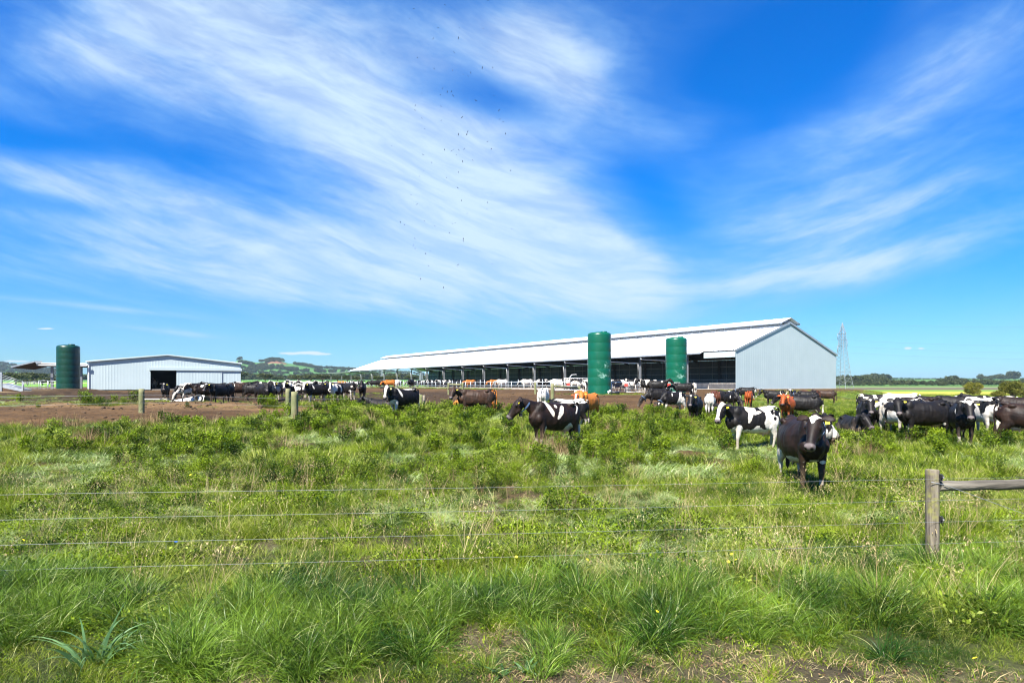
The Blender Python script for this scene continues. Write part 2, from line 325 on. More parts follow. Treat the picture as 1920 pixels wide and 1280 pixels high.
# green water tank plastic with scuffs of its own
def tank_mat(name, sc):
    m, N, b = mat(name, (.0, .10, .055), .34)
    t_ = N.node('ShaderNodeTexCoord').outputs['Object']; spx = N.node('ShaderNodeSeparateXYZ'); N.l.new(t_, spx.inputs[0])
    sc1 = N.noise(t_, 2.2, 8, .75, .8); z_ = spx.outputs[2]
    zone = N.m('MULTIPLY', N.sstep(z_, 1.3, 1.9), N.sstep(z_, 3.4, 2.9)); zone = N.m('MULTIPLY', zone, N.sstep(N.m('ABSOLUTE', N.m('SUBTRACT', spx.outputs[0], .05)), .85, .3))
    zone = N.m('MULTIPLY', zone, N.sstep(spx.outputs[1], .1, -.2))
    scr = N.m('MULTIPLY', N.sstep(sc1, .52, .60), zone)
    base = N.mix(N.sstep(N.noise(t_, .8, 4), .3, .7), (.001, .068, .034), (.002, .084, .042))
    N.l.new(N.mix(N.m('MULTIPLY', scr, sc), base, (.32, .55, .46)), b.inputs['Base Color'])
    N.l.new(N.mix(N.sstep(sc1, .4, .7), (.3,) * 3, (.45,) * 3), b.inputs['Roughness'])
    return m
M['tank'] = tank_mat('green_tank_plastic', .6); M['tank_dark'] = noisy('dark_green_tank_plastic', (.002, .028, .015), (.003, .040, .022), 1.5, .38)
# ------------------------------------------------------------------ barn
def ribbed(n_u, pitch, length, prof_h, fn, rib=.28):
    """ribbed sheet: u runs over ribs, v over 2 stations; fn(u, v, h) -> point"""
    us = []; k = 0; u_ = 0.0
    while u_ < length - 1e-6:
        for f_, h in ((0, 0), (.5 - rib / 2, 0), (.5 - rib / 4, prof_h), (.5 + rib / 4, prof_h), (.5 + rib / 2, 0)):
            uu = u_ + f_ * pitch
            if uu <= length: us.append((uu, h))
        u_ += pitch
    us.append((length, 0)); mb = MB()
    P = [fn(a_, 0, h) for a_, h in us] + [fn(a_, 1, h) for a_, h in us]; n = len(us)
    mb.add(P, [(i, i + 1, n + i + 1, n + i) for i in range(n - 1)]); return mb
PZ = 1.35; BL = 143.0; BW = 25.0; EH = 5.1; AH = 9.3; PIT = (AH - EH) / (BW / 2)
barn = empty('barn', (BO[0], BO[1], PZ), BANG, label='long open-sided cow barn with a white steel roof and pale blue gable end', cat='barn')
def roofz(w): return EH + (w if w < BW / 2 else BW - w) * PIT
ribbed(0, .50, BW, .009, lambda a_, v_, h: (a_, -.02 - h, -.1 if v_ == 0 else roofz(a_) - .03)).build('gable_wall', M['sheet'], barn)
MB().box((BW / 2, -.02, -.02), (BW + .04, .12, .22)).build('footing', M['concrete'], barn)
ribbed(0, .42, 5.0, .03, lambda a_, v_, h: (-.03 - h, a_, EH - .85 if v_ == 0 else EH - .1)).build('fascia', M['sheet'], barn)
OV = .75
def slope(w0, w1, t0, t1, dzz=0.0, th_=.06):
    mb = MB(); z0 = roofz(w0) if w0 >= 0 and w0 <= BW else (EH - OV * PIT); z1 = roofz(w1) if 0 <= w1 <= BW else (EH - OV * PIT)
    P = [(w0, t0, z0 + dzz), (w1, t0, z1 + dzz), (w1, t1, z1 + dzz), (w0, t1, z0 + dzz)]; Q = [(a_, b_, c_ - th_) for a_, b_, c_ in P]
    return mb.add(P + Q, [(0, 1, 2, 3), (7, 6, 5, 4), (0, 4, 5, 1), (1, 5, 6, 2), (2, 6, 7, 3), (3, 7, 4, 0)])
mb = ribbed(0, .76, BL, .045, lambda a_, v_, h: ((-.06 if a_ < 5 else -OV) if v_ == 0 else BW / 2 - .1, a_ - .1, (EH - (.06 if a_ < 5 else OV) * PIT if v_ == 0 else AH - .03) + h + .10))
mb.build('roof', M['roof'], barn)
ribbed(0, .76, BL, .045, lambda a_, v_, h: (BW / 2 + .1 if v_ == 0 else BW + .5, a_ - .1, (AH - .03 if v_ == 0 else EH - .5 * PIT) + h + .10)).build('roof', M['roof'], barn)
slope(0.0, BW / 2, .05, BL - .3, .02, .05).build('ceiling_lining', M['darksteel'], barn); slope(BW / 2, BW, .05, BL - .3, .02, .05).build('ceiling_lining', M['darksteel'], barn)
# barge trims along the gable
mb = MB(); mb.bar((-.1, -.12, EH + .02), (BW / 2, -.12, AH + .1), .08, .26); mb.bar((BW / 2, -.12, AH + .1), (BW + .3, -.12, EH + .02), .08, .26); mb.build('barge_trim', M['galv'], barn)
mb = MB(); mb.box((-OV - .08, (5 + BL) / 2, EH - OV * PIT + .06), (.16, BL - 5, .2)); mb.build('gutter', M['galv'], barn)
# raised ridge vent
VW, VH = 2.3, .75
mb = ribbed(0, .76, BL + .25, .03, lambda a_, v_, h: (BW / 2 - VW if v_ == 0 else BW / 2, a_ - .25, AH + VH - (VW * PIT if v_ == 0 else 0) + h + .06)); 
m2 = ribbed(0, .76, BL + .25, .03, lambda a_, v_, h: (BW / 2 if v_ == 0 else BW / 2 + VW, a_ - .25, AH + VH - (0 if v_ == 0 else VW * PIT) + h + .06)); mb.add(m2.v, m2.f)
vent = mb.build('ridge_vent', M['roof'], barn)
mb = MB(); mb.box((BW / 2 - VW + .03, BL / 2 - .12, AH + VH - VW * PIT - .02), (.06, BL + .25, .16)); mb.box((BW / 2 + VW - .03, BL / 2 - .12, AH + VH - VW * PIT - .02), (.06, BL + .25, .16)); mb.build('vent_edge', M['galv'], vent)
mb = MB()
for sgn in (-1, 1):
    w_ = BW / 2 + sgn * 1.55; mb.box((w_, 0, roofz(w_) + .38), (.09, .09, .72)); mb.bar((BW / 2 + sgn * 2.15, 0, AH + VH - 2.15 * PIT - .03), (BW / 2, 0, AH + VH - .02), .07, .12)
vp = mb.build('vent_post', M['galv'], vent, (0, .4, 0))
for k in range(1, 32):
    c_ = vp.copy(); c_.location = (0, .4 + k * 4.6, 0); col.objects.link(c_)
mb = MB(); mb.box((BW / 2, BL / 2, AH + .08), (.9, BL, .06)); mb.build('vent_throat', M['darksteel'], vent)
# columns
def column(w, t, h, parent, m, s=.34):
    mb = MB(); mb.box((0, -s / 2, h / 2), (.22, .03, h)); mb.box((0, s / 2, h / 2), (.22, .03, h)); mb.box((0, 0, h / 2), (.03, s - .04, h)); o = mb.build('post', m, parent, (w, t, 0)); return o
p0 = column(.12, 7.9, EH - .1, barn, M['postgrey'], .26)
for k in range(1, 16):
    c_ = p0.copy(); c_.location = (.12, 7.9 + 9 * k, 0); col.objects.link(c_)
p1 = column(BW - .25, 3, EH - .1, barn, M['darksteel'])
for k in range(1, 16):
    c_ = p1.copy(); c_.location = (BW - .25, 3 + 9 * k, 0); col.objects.link(c_)
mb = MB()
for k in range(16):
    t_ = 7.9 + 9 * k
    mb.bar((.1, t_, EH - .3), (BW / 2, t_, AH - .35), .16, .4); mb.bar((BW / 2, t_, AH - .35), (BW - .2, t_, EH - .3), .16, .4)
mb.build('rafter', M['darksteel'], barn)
# rear wall with girts and purlins
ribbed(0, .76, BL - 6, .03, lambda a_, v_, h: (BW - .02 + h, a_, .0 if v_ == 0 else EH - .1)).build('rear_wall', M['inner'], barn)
mb = MB()
for z_ in (.9, 1.5, 2.6, 3.8): mb.box((BW - .12, (BL - 6) / 2, z_), (.10, BL - 6, .12))
for k in range(45): mb.box((BW - .12, 1.5 + 3 * k, EH / 2), (.07, .07, EH - .3))
mb.build('girt', M['galv'], barn)
# sloping downpipe runs from the gutter to each post
def pipe_run(t):
    mb = MB(); mb.tube([(-OV, 8.3, EH - OV * PIT), (-OV + .05, 8.1, EH - .62), (-.25, 7.6, EH - .72), (-.12, .25, EH - 1.2), (-.12, .22, EH - 1.6), (-.12, .22, .2)], .05, 8); return mb.build('downpipe', M['white_pipe'], barn, (0, t, 0))
d0 = pipe_run(7.9)
for k in range(1, 15):
    c_ = d0.copy(); c_.location = (0, 7.9 + 9 * k, 0); col.objects.link(c_)
# low canopy past the far end
mb = MB(); mb.box((4.5, BL + 11, 4.55), (10, 22, .28)); cn = mb.build('end_canopy', M['darksteel'], barn)
for t_ in (BL + 9, BL + 20):
    o = column(.2, t_, 4.4, cn, M['darksteel']); o.name = 'canopy_post'
# low wall inside along the lane
MB().box((3.2, 6, .42), (.2, 12, .85)).build('kerb_wall', M['concrete'], barn)
mb = MB()
for z_ in (.5, .85, 1.2): mb.tube([(4.5, 2, z_ + .1), (4.5, BL - 10, z_ + .1)], .035, 6)
for k in range(32): mb.tube([(4.5, 2 + 4.2 * k, 0), (4.5, 2 + 4.2 * k, 1.35)], .05, 6)
mb.build('inner_rail', M['galv'], barn)
MB().box((BW / 2, BL / 2, .0), (BW - .2, BL - .3, .06)).build('slab', M['concrete'], barn)
# ------------------------------------------------------------------ machinery shed on the left
SA = math.atan2(.428, .904); SW = 17.35; SE = 3.46; SAP = 4.42; SO = (-52.6, 76.0); SD = 24
shed = empty('shed', (SO[0], SO[1], PZ), SA, label='low pale blue steel shed with a sliding door left half open', cat='shed')
def sroof(s): return SE + (1 - abs(s - SW / 2) / (SW / 2)) * (SAP - SE)
def wallp(s0, s1, z0, zt, name='front_wall', y=0.0, mt='sheet', pitch=.33):
    mb = ribbed(0, pitch, s1 - s0, .009, lambda a_, v_, h: (s0 + a_, y - h, z0 if v_ == 0 else (zt if zt else sroof(s0 + a_)))); return mb.build(name, M[mt], shed)
d_l = 6.75; d_r = 9.65
wallp(0, d_l, 0, None); wallp(d_r + 7.6, SW, 0, 2.55); wallp(d_l, SW, 2.75, None); wallp(d_r, d_r + .02, 0, 2.7)
# split the long front at the apex so the rib sheet follows the roof line
MB().box(((d_l + SW) / 2, -.13, 2.66), (SW - d_l + .3, .22, .34)).build('door_track', M['sheet'], shed)
ribbed(0, .33, 5.35, .009, lambda a_, v_, h: (d_r + .05 + a_, -.10 - h, .06 if v_ == 0 else 2.5)).build('sliding_door', M['sheet'], shed)
ribbed(0, .33, 2.3, .009, lambda a_, v_, h: (d_r + 5.42 + a_, -.06 - h, .06 if v_ == 0 else 2.5)).build('sliding_door', M['sheet'], shed)
MB().box((d_r + 5.41, -.14, 1.28), (.06, .05, 2.45)).build('door_edge', M['galv'], shed)
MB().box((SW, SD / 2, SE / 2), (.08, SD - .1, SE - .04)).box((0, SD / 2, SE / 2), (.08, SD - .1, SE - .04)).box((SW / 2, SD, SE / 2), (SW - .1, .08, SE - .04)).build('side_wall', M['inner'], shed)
mb = MB()
for a_, b_ in ((-.15, SW / 2), (SW / 2, SW + .15)):
    z0, z1 = sroof(a_), sroof(b_); P = [(a_, -.2, z0 + .05), (b_, -.2, z1 + .05), (b_, SD, z1 + .05), (a_, SD, z0 + .05)]; Q = [(x_, y_, z_ + .09) for x_, y_, z_ in P]
    mb.add(P + Q, [(3, 2, 1, 0), (4, 5, 6, 7), (0, 1, 5, 4), (1, 2, 6, 5), (2, 3, 7, 6), (3, 0, 4, 7)])
mb.build('roof', M['roof'], shed)
mb = MB(); mb.bar((-.2, -.24, SE + .02), (SW / 2, -.24, SAP + .07), .05, .12); mb.bar((SW / 2, -.24, SAP + .07), (SW + .2, -.24, SE + .02), .05, .12); mb.build('barge_trim', M['sheet'], shed)
MB().box((.12, -.06, 1.6), (.12, .12, 3.2)).box((-.45, -.1, 3.1), (1.1, .12, .1)).build('downpipe', M['white_pipe'], shed)
MB().box((SW / 2, SD / 2, .0), (SW - .2, SD - .2, .08)).build('slab', M['concrete'], shed)
# open lean-to on its left
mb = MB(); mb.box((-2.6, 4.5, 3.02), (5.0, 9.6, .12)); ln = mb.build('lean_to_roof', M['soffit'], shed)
MB().box((-2.5, -.45, 3.22), (5.0, .1, .16)).box((-2.5, -.42, 2.98), (5.0, .14, .1)).build('lean_to_fascia', M['white_pipe'], shed)
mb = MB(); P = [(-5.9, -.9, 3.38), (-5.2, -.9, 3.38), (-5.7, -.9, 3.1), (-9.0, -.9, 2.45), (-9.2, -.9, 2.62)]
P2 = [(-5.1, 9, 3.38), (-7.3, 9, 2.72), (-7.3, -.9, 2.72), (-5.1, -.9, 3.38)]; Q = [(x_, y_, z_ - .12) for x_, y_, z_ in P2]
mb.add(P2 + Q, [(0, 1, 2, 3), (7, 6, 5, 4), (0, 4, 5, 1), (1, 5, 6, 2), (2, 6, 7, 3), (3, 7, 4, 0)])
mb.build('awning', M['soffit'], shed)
mb = MB(); mb.bar((-7.35, -.95, 2.70), (-5.1, -.95, 3.38), .06, .16); mb.add([(-5.1, -.98, 3.46), (-4.3, -.98, 3.46), (-4.5, -.98, 3.16), (-4.9, -.98, 3.10)], [(0, 1, 2, 3)]); mb.build('awning_trim', M['galv'], shed)
for s_, y_ in ((-3.6, 0.1), (-3.2, 6), (-.7, .3), (-.25, 6)):
    MB().box((0, 0, 1.5), (.26, .3, 3.0)).build('lean_to_post', M['darksteel'], shed, (s_, y_, 0))
# ------------------------------------------------------------------ water tanks
def tank(px, Y, dia, h, label, m, pipe=False):
    x = wx(px, Y); z = gz(x, Y) - .05; r = dia / 2
    T = empty('water_tank', (x, Y, z), .3, label=label, cat='water tank')
    prof = [(0, 0), (r, 0)]
    nb_ = 7
    for k in range(nb_):
        z0 = (h - .25) * k / nb_; z1 = (h - .25) * (k + 1) / nb_; prof += [(r, z0 + .02), (r, z1 - .02), (r * .997, z1)]
    prof += [(r * .985, h - .22), (r * .95, h - .12), (r * .8, h - .05), (r * .4, h + .02), (0, h + .04)]
    MB().lathe(prof, 48).build('tank_body', M[m], T)
    MB().lathe([(0, .13), (.3, .12), (.33, .08), (.33, 0)], 24, (.35 * r, -.2, h - .02)).build('tank_lid', M[m], T)
    return T
tank(1123.7, 62.0, 2.36, 6.25, 'tallest green water tank, the left one in front of the long barn', 'tank')
tank(1268, 70.0, 2.36, 6.3, 'green water tank behind black cows, nearer to the barn gable', 'tank')
tank(128, 68.0, 2.18, 4.9, 'squat dark green water tank on a soil mound by the shed', 'tank_dark')
x = wx(1143, 60.6); z = gz(x, 60.6)
T = empty('drain_pipe', (x, 60.6, z), 0, label='black drain pipe with a white elbow at the foot of the tank', cat='pipe')
MB().tube([(-.1, 0, .02), (-.1, 0, .28), (.02, -.1, .34), (.1, -.15, .3)], .13, 12).build('elbow', M['white_pipe'], T)
MB().tube([(.1, -.1, .22), (.95, -.1, .2)], .1, 12).build('hose', M['black'], T)
# ------------------------------------------------------------------ feed rail, yard gates
def fr(t, w=-19.0): return (BO[0] + GX * w + LX * t, BO[1] + GY * w + LY * t)
T = empty('feed_rail', (*fr(0), 1.3), BANG, label='long galvanised feed rail with upright stanchions in front of the barn', cat='feed rail')
mb = MB()
for z_ in (1.02, .55): mb.tube([(0, 8.5, z_), (0, 100, z_)], .04, 6)
mb.build('rail', M['galv'], T)
MB().box((0, 54, .06), (.3, 92, .28)).build('kerb', M['concrete'], T)
pp = MB().tube([(0, 0, -.1), (0, 0, 1.42)], .055, 6).build('post', M['galv'], T, (0, 9, 0))
rnd = random.Random(4)
for k in range(1, 62):
    c_ = pp.copy(); c_.location = (0, 9 + k * 1.48 + rnd.uniform(-.2, .2), rnd.choice((0, 0, -.25, .05))); c_.scale = (1, 1, 1); col.objects.link(c_)
T2 = empty('feed_rail', (*fr(100), 1.3), BANG, label='far end of the feed rail standing beyond the barn posts, white topped posts', cat='feed rail')
MB().tube([(0, 0, 1.0), (0, 70, 1.0)], .05, 6).build('rail', M['galv'], T2)
for k in range(20):
    MB().box((0, 0, .65), (.14, .14, 1.5)).build('post', M['white_pipe'], T2, (0, 2 + 3.4 * k, 0)) if k == 0 else None
pp = [c for c in T2.children if c.name.startswith('post')][0]
for k in range(1, 20):
    c_ = pp.copy(); c_.location = (0, 2 + 3.4 * k, 0); col.objects.link(c_)
def gate(px, Y, wid, h, rz, label, mesh=True, nbar=4, sign=False, group=None, m='white_pipe', xo=None):
    x = wx(px, Y); z = gz(x, Y)
    T = empty('yard_gate', (x, Y, z), rz, label=label, cat='gate', group=group)
    mb = MB(); r_ = .035
    mb.tube([(0, 0, .1), (0, 0, h)], r_, 6).tube([(wid, 0, .1), (wid, 0, h)], r_, 6).tube([(0, 0, h), (wid, 0, h)], r_, 6).tube([(0, 0, .14), (wid, 0, .14)], r_, 6).build('frame', M[m], T)
    mb = MB()
    if mesh:
        for k in range(1, int(wid / .22)): mb.tube([(k * .22, 0, .14), (k * .22, 0, h)], .008, 4)
        for k in range(1, 7): mb.tube([(0, 0, .14 + k * (h - .14) / 7), (wid, 0, .14 + k * (h - .14) / 7)], .010, 4)
    else:
        for k in range(1, nbar): mb.tube([(0, 0, .14 + k * (h - .14) / nbar), (wid, 0, .14 + k * (h - .14) / nbar)], .025, 6)
    mb.build('infill', M['galv'], T)
    if sign: MB().box((0, -.06, 0), (.36, .02, .3)).build('sign', M['red'], T, (sign - 1 + .0, 0, h - .28))
    return T
gate(1147, 66, 1.75, 1.15, .0, 'mesh gate between the tallest tank and its red sign', sign=False)
gate(1174, 66, 1.02, 1.15, .0, 'narrow mesh gate panel with a red sign, right of the tallest tank', sign=1.0)
gate(1192, 66, 1.05, 1.15, .0, 'mesh gate panel ending beside the side-on black cow')
gate(1249.5, 66.2, 1.45, 1.15, .0, 'mesh gate with a red sign standing against the right tank', sign=1.25)
gate(1058, 74, 2.9, 1.55, .1, 'tall white tubular yard gate left of the tallest tank', mesh=False, nbar=3)
gate(1040, 70, 2.0, 1.1, .2, 'low white tubular gate with a red sign at the end of the feed rail', mesh=False, nbar=3, sign=2.6)
x = wx(1068, 73); T = empty('trough_hoop', (x, 73, gz(x, 73)), .1, label='bent white steel hoop sticking up above the yard gate', cat='hoop')
MB().tube([(0, 0, 0), (0, 0, 1.6), (.25, 0, 1.95), (.8, 0, 2.0), (.82, 0, 1.85)], .035, 6).build('hoop', M['white_pipe'], T)
# left yards beside the shed
gate(73, 71, 1.0, 1.35, .1, 'galvanised yard gate nearest the dark green tank', mesh=False, nbar=4, m='galv')
gate(89, 70.5, 1.3, 1.3, .05, 'galvanised three-bar panel running behind the dark green tank', mesh=False, nbar=3, m='galv')
gate(45, 73, 2.0, 1.2, .0, 'long galvanised yard panel with vertical bars beyond the sand', mesh=True, m='galv')
x = wx(2, 74); T = empty('loading_ramp', (x, 74, gz(x, 74)), .0, label='galvanised cattle loading ramp with sloping side rails at the far left', cat='loading ramp')
MB().box((.05, 0, 1.05), (.16, .16, 2.5)).build('post', M['galv'], T)
mb = MB(); mb.add([(.1, 0, .95), (.1, 0, .45), (2.6, 0, -.05), (2.6, 0, .25)] + [(.1, 1.4, .95), (.1, 1.4, .45), (2.6, 1.4, -.05), (2.6, 1.4, .25)], [(0, 1, 2, 3), (7, 6, 5, 4), (0, 3, 7, 4), (1, 5, 6, 2), (3, 2, 6, 7), (0, 4, 5, 1)]); mb.build('ramp_side', M['galv'], T)
mb = MB()
for k in range(6): mb.tube([(.1, 0, 2.0 - k * .2), (2.6, 0, 1.2 - k * .17)], .022, 5)
mb.build('side_rail', M['galv'], T); MB().box((2.62, 0, .55), (.16, .12, 1.4)).build('end_post', M['galv'], T)
# ------------------------------------------------------------------ timber posts
def timber_post(px, Y, dia, h, label, m='greenwood', lean=0, group=None, zb=None):
    x = wx(px, Y); z = gz(x, Y) - .3; rn = random.Random(int(px)); n = 18
    mb = MB(); prof = []
    for i, zz_ in enumerate(np.linspace(0, h + .3, 9)): prof.append((dia / 2 * (1 + rn.uniform(-.03, .03) - .04 * i / 8), zz_))
    prof.append((dia / 2 * .8, h + .312)); prof.append((0, h + .316))
    mb.lathe(prof, n)
    mb.v = [(a_ * (1 + .05 * math.sin(3 * math.atan2(b_, a_) + px)), b_, c_) for a_, b_, c_ in mb.v]
    o = mb.build('fence_post', M[m], None, (x, Y, z)); o.rotation_euler = (R(lean) * .3, R(lean), 0)
    return tag(o, label, 'fence post', group)
timber_post(265.5, 31.5, .275, 1.22, 'lone stout round timber post in the soil left of the herd')
timber_post(540, 33.5, .27, 1.42, 'slimmer round timber post, left of a close pair before the herd')
timber_post(552.5, 30.5, .345, 1.35, 'stout round timber post, right of a close pair before the herd')
timber_post(783, 36.5, .33, 1.02, 'grey split old post in the clump beside the white-faced cow', 'wood')
timber_post(789.5, 36.0, .20, .98, 'yellowish round post in the middle of the three-post clump')
timber_post(795, 36.4, .16, .95, 'thin dark post on the right of the three-post clump', 'wood')
timber_post(867.5, 60, .22, 1.2, 'greenish post under the rail end in front of the feed rail')
timber_post(841, 61, .2, 1.15, 'greenish post at the left end of the small timber rail')
timber_post(1004, 62, .24, 1.15, 'short greenish post beside the feed rail stanchions')
timber_post(1036, 48, .30, 1.42, 'tall greenish strainer post behind the patchy cow seen from the rear')
timber_post(1086, 53, .26, 1.1, 'greenish post left of the tallest tank holding a rail end')
timber_post(902, 46, .2, .75, 'small greenish post in the verge behind the dark brown cow')
def rail_between(a, b, z0, z1, r, label, m='greenwood'):
    (xa, ya), (xb, yb) = a, b; mb = MB(); mb.tube([(0, 0, 0), (xb - xa, yb - ya, z1 - z0)], r, 10); o = mb.build('brace_rail', M[m], None, (xa, ya, z0)); return tag(o, label, 'rail')
rail_between((wx(841.6, 61) + .1, 61), (wx(867.5, 60) - .1, 60), gz(wx(841, 61), 61) + 1.0, gz(wx(867, 60), 60) + 1.0, .08, 'small greenish timber rail joining two posts before the feed rail')
rail_between((wx(1036, 48) + .15, 48), (wx(1086, 53) - .12, 53), gz(wx(1036, 48), 48) + 1.25, gz(wx(1086, 53), 53) + .95, .09, 'greenish timber brace rail left of the tallest tank')
for zz_, nm in ((.95, 'upper'), (.55, 'lower')):
    pts = [(wx(265.5, 31.3), 31.3, gz(wx(265.5, 31.3), 31.3) + zz_)]
    pts += [(wx(540, 33.3), 33.3, gz(wx(540, 33.3), 33.3) + zz_ - .08), (wx(790, 36), 36.0, gz(wx(790, 36), 36) + zz_ - .25)]
    pts = [(wx(-60, 27), 27, .5 + zz_)] + pts
    o = MB().tube(pts, .005, 5).build('fence_wire', M['wire']); tag(o, f'{nm} thin wire strung between the round posts before the herd', 'fence wire')
# ------------------------------------------------------------------ roadside fence
PX = wx(1748.5, 6.9); FA = (PX, 6.9); FD = np.array([wx(0, 5.92) - PX, 5.92 - 6.9]); FD /= np.linalg.norm(FD)
def fpt(s, z): return (FA[0] + FD[0] * s, FA[1] + FD[1] * s, z)
FZ = gz(*FA)
def bigpost(s, label):
    x, y, _ = fpt(s, 0); o0 = MB(); rn = random.Random(8); n = 28; P = []; levels = list(np.linspace(-.3, 1.105, 24))
    for li, z_ in enumerate(levels):
        for k in range(n):
            an = 2 * math.pi * k / n; r_ = .067 * (1 + .025 * math.sin(5 * an + 1.3) + .02 * math.sin(2 * an + z_ * 3)) + rn.uniform(-.0012, .0012)
            P.append((r_ * math.cos(an), r_ * math.sin(an), z_))
    Fc = [(i * n + k, i * n + (k + 1) % n, (i + 1) * n + (k + 1) % n, (i + 1) * n + k) for i in range(len(levels) - 1) for k in range(n)]
    o0.add(P, Fc, True); t0 = len(o0.v)
    o0.add([(p[0] * .93, p[1] * .93, 1.113) for p in P[-n:]], [tuple(range(n))]); o0.f += [((len(levels) - 1) * n + k, (len(levels) - 1) * n + (k + 1) % n, t0 + (k + 1) % n, t0 + k) for k in range(n)]; o0.sm += [True] * n
    T = o0.build('strainer_post', M['wood'], None, (x, y, gz(x, y))); return tag(T, label, 'fence post')
def mossy():
    m, N, b = mat('mossy_post_timber', rough=.9, spec=.2); t_ = N.node('ShaderNodeTexCoord').outputs['Object']
    mp = N.node('ShaderNodeMapping'); mp.inputs['Scale'].default_value = (14, 14, 1.1); N.l.new(t_, mp.inputs[0])
    g1 = N.noise(mp.outputs[0], 1.6, 8, .65, .4); g2 = N.noise(t_, 9, 6, .7); g3 = N.noise(t_, 3, 3)
    c = N.mix(N.sstep(g1, .3, .72), (.060, .047, .033), (.22, .19, .145)); c = N.mix(N.m('MULTIPLY', N.sstep(g3, .42, .62), N.sstep(g2, .4, .65)), c, (.24, .235, .06))
    N.l.new(c, b.inputs['Base Color']); bp = N.node('ShaderNodeBump'); bp.inputs['Strength'].default_value = .9; bp.inputs['Distance'].default_value = .008
    N.l.new(N.m('ADD', g1, N.m('MULTIPLY', g2, .5)), bp.inputs['Height']); N.l.new(bp.outputs[0], b.inputs['Normal']); return m
M['wood'] = mossy()
P1 = bigpost(0, 'mossy round strainer post of the roadside fence with black insulators')
for z_ in (1.035, .565):
    mb = MB(); mb.box((.044, -.074, 0), (.028, .02, .075)); mb.box((.044, -.09, .012), (.022, .03, .03)); mb.tube([(.044, -.085, -.03), (.05, -.11, 0), (.044, -.085, .035)], .010, 6)
    mb.build('insulator', M['black'], P1, (0, 0, z_ - .0))
P2 = bigpost(-2.6, 'second round strainer post at the other end of the grey rail')
a_ = fpt(-.062, .925 + FZ); b_ = fpt(-2.53, .935 + FZ); mb = MB(); n_ = 16; dv_ = Vector(b_) - Vector(a_)
mb.tube([Vector((0, 0, 0)) + dv_ * k / 20 + Vector((0, 0, .004 * math.sin(k * 1.7))) for k in range(21)], .058, 16, [.058 * (1 + .04 * math.sin(k * 2.3)) for k in range(21)])
o = mb.build('brace_rail', M['rail'], None, a_); tag(o, 'weathered grey round rail fixed to the mossy strainer post', 'rail')
for i, (z_, nm) in enumerate(((1.02, 'top'), (.78, 'second'), (.54, 'third'), (.30, 'lowest'))):
    pts = []
    for s in np.linspace(-3.4, 16, 60):
        x, y, _ = fpt(s, 0); sag = -.012 * math.sin((s % 9) / 9 * math.pi) if s > 0 else 0
        pts.append((x, y - .076, FZ + z_ + sag))
    o = MB().tube(pts, .0013, 6).build('fence_wire', M['wire']); tag(o, f'{nm} strand of the roadside wire fence crossing the foreground', 'fence wire', 'strands of the roadside fence')
    if i == 2:
        s = (1748.5 - 253) / F * 6.2; x, y, _ = fpt(s, 0); j = MB().box((0, 0, 0), (.05, .014, .018)).build('wire_joiner', M['blue'], o, (x, y - .078, FZ + z_ - .008)); j.data.transform(Matrix.Scale(.55, 4))
o = MB().tube([fpt(.07, .985 + FZ), fpt(-.08, .955 + FZ), fpt(-2.5, .10 + FZ)], .0035, 6).build('brace_wire', M['wire']); o.location = (0, -.076, 0); tag(o, 'twisted brace wire slanting down from the strainer post', 'brace wire')
P3 = bigpost(15.5, 'round post at the far left end of the roadside fence')
# ------------------------------------------------------------------ litter by the left herd
x = wx(352, 51.5); T = MB(); rn = random.Random(3)
nx, ny = 14, 8; P = []; 
for j in range(ny):
    for i in range(nx):
        X_ = i / (nx - 1) * 2.9 - 1.3; Y_ = j / (ny - 1) * 1.2 - .6; h_ = .52 * max(0, (i / (nx - 1))) * (1 - (j / (ny - 1) * 2 - 1) ** 2) ** .5 + rn.uniform(0, .05); P.append((X_, Y_, h_))
T.add(P, [(j * nx + i, j * nx + i + 1, (j + 1) * nx + i + 1, (j + 1) * nx + i) for j in range(ny - 1) for i in range(nx - 1)], True)
o = T.build('plastic_sheet', M['white'], None, (x, 51.5, gz(x, 51.5))); tag(o, 'crumpled white plastic sheet on the soil behind the grazing cow', 'plastic sheet')
x = wx(285, 54); T = MB().box((0, 0, .05), (1.6, .5, .07)).box((.9, .3, .03), (.8, .4, .06)); o = T.build('white_board', M['white'], None, (x, 54, gz(x, 54))); tag(o, 'flat white boards lying on soil left of the walking cow', 'board')
x = wx(372.5, 48.5); T = empty('tyre', (x, 48.5, gz(x, 48.5) + .30), 0, label='old tyre standing on edge among the legs of the left herd', cat='tyre'); prof = [(.2, -.09), (.3, -.1), (.33, -.05), (.33, .05), (.3, .1), (.2, .09), (.2, -.09)]
o = MB().lathe(prof, 28).build('tread', M['rubber'], T); o.rotation_euler = (R(78), 0, .3)
# ------------------------------------------------------------------ cows
def loftring(path, ry, rz, n=18, ex=2.0, ridge=0.0, upv=(0, 0, 1), mb=None):
    path = [Vector(p) for p in path]; P = []; L = len(path)
    for i, p in enumerate(path):
        t = (path[min(i + 1, L - 1)] - path[max(i - 1, 0)]).normalized(); sd = Vector(upv).cross(t)
        if sd.length < .05: sd = Vector((0, 1, 0))
        sd.normalize(); nn = t.cross(sd)
        for k in range(n):
            an = 2 * math.pi * k / n; c, s = math.cos(an), math.sin(an)
            cx = math.copysign(abs(c) ** (2 / ex), c); sx = math.copysign(abs(s) ** (2 / ex), s)
            w = 1 - ridge * max(0, s) ** 2
            P.append(p + sd * cx * ry[i] * w + nn * sx * rz[i])
    Fc = [(i * n + k, i * n + (k + 1) % n, (i + 1) * n + (k + 1) % n, (i + 1) * n + k) for i in range(L - 1) for k in range(n)]
    Fc += [tuple(range(n))[::-1], tuple((L - 1) * n + k for k in range(n))]
    mb.add(P, Fc); return mb
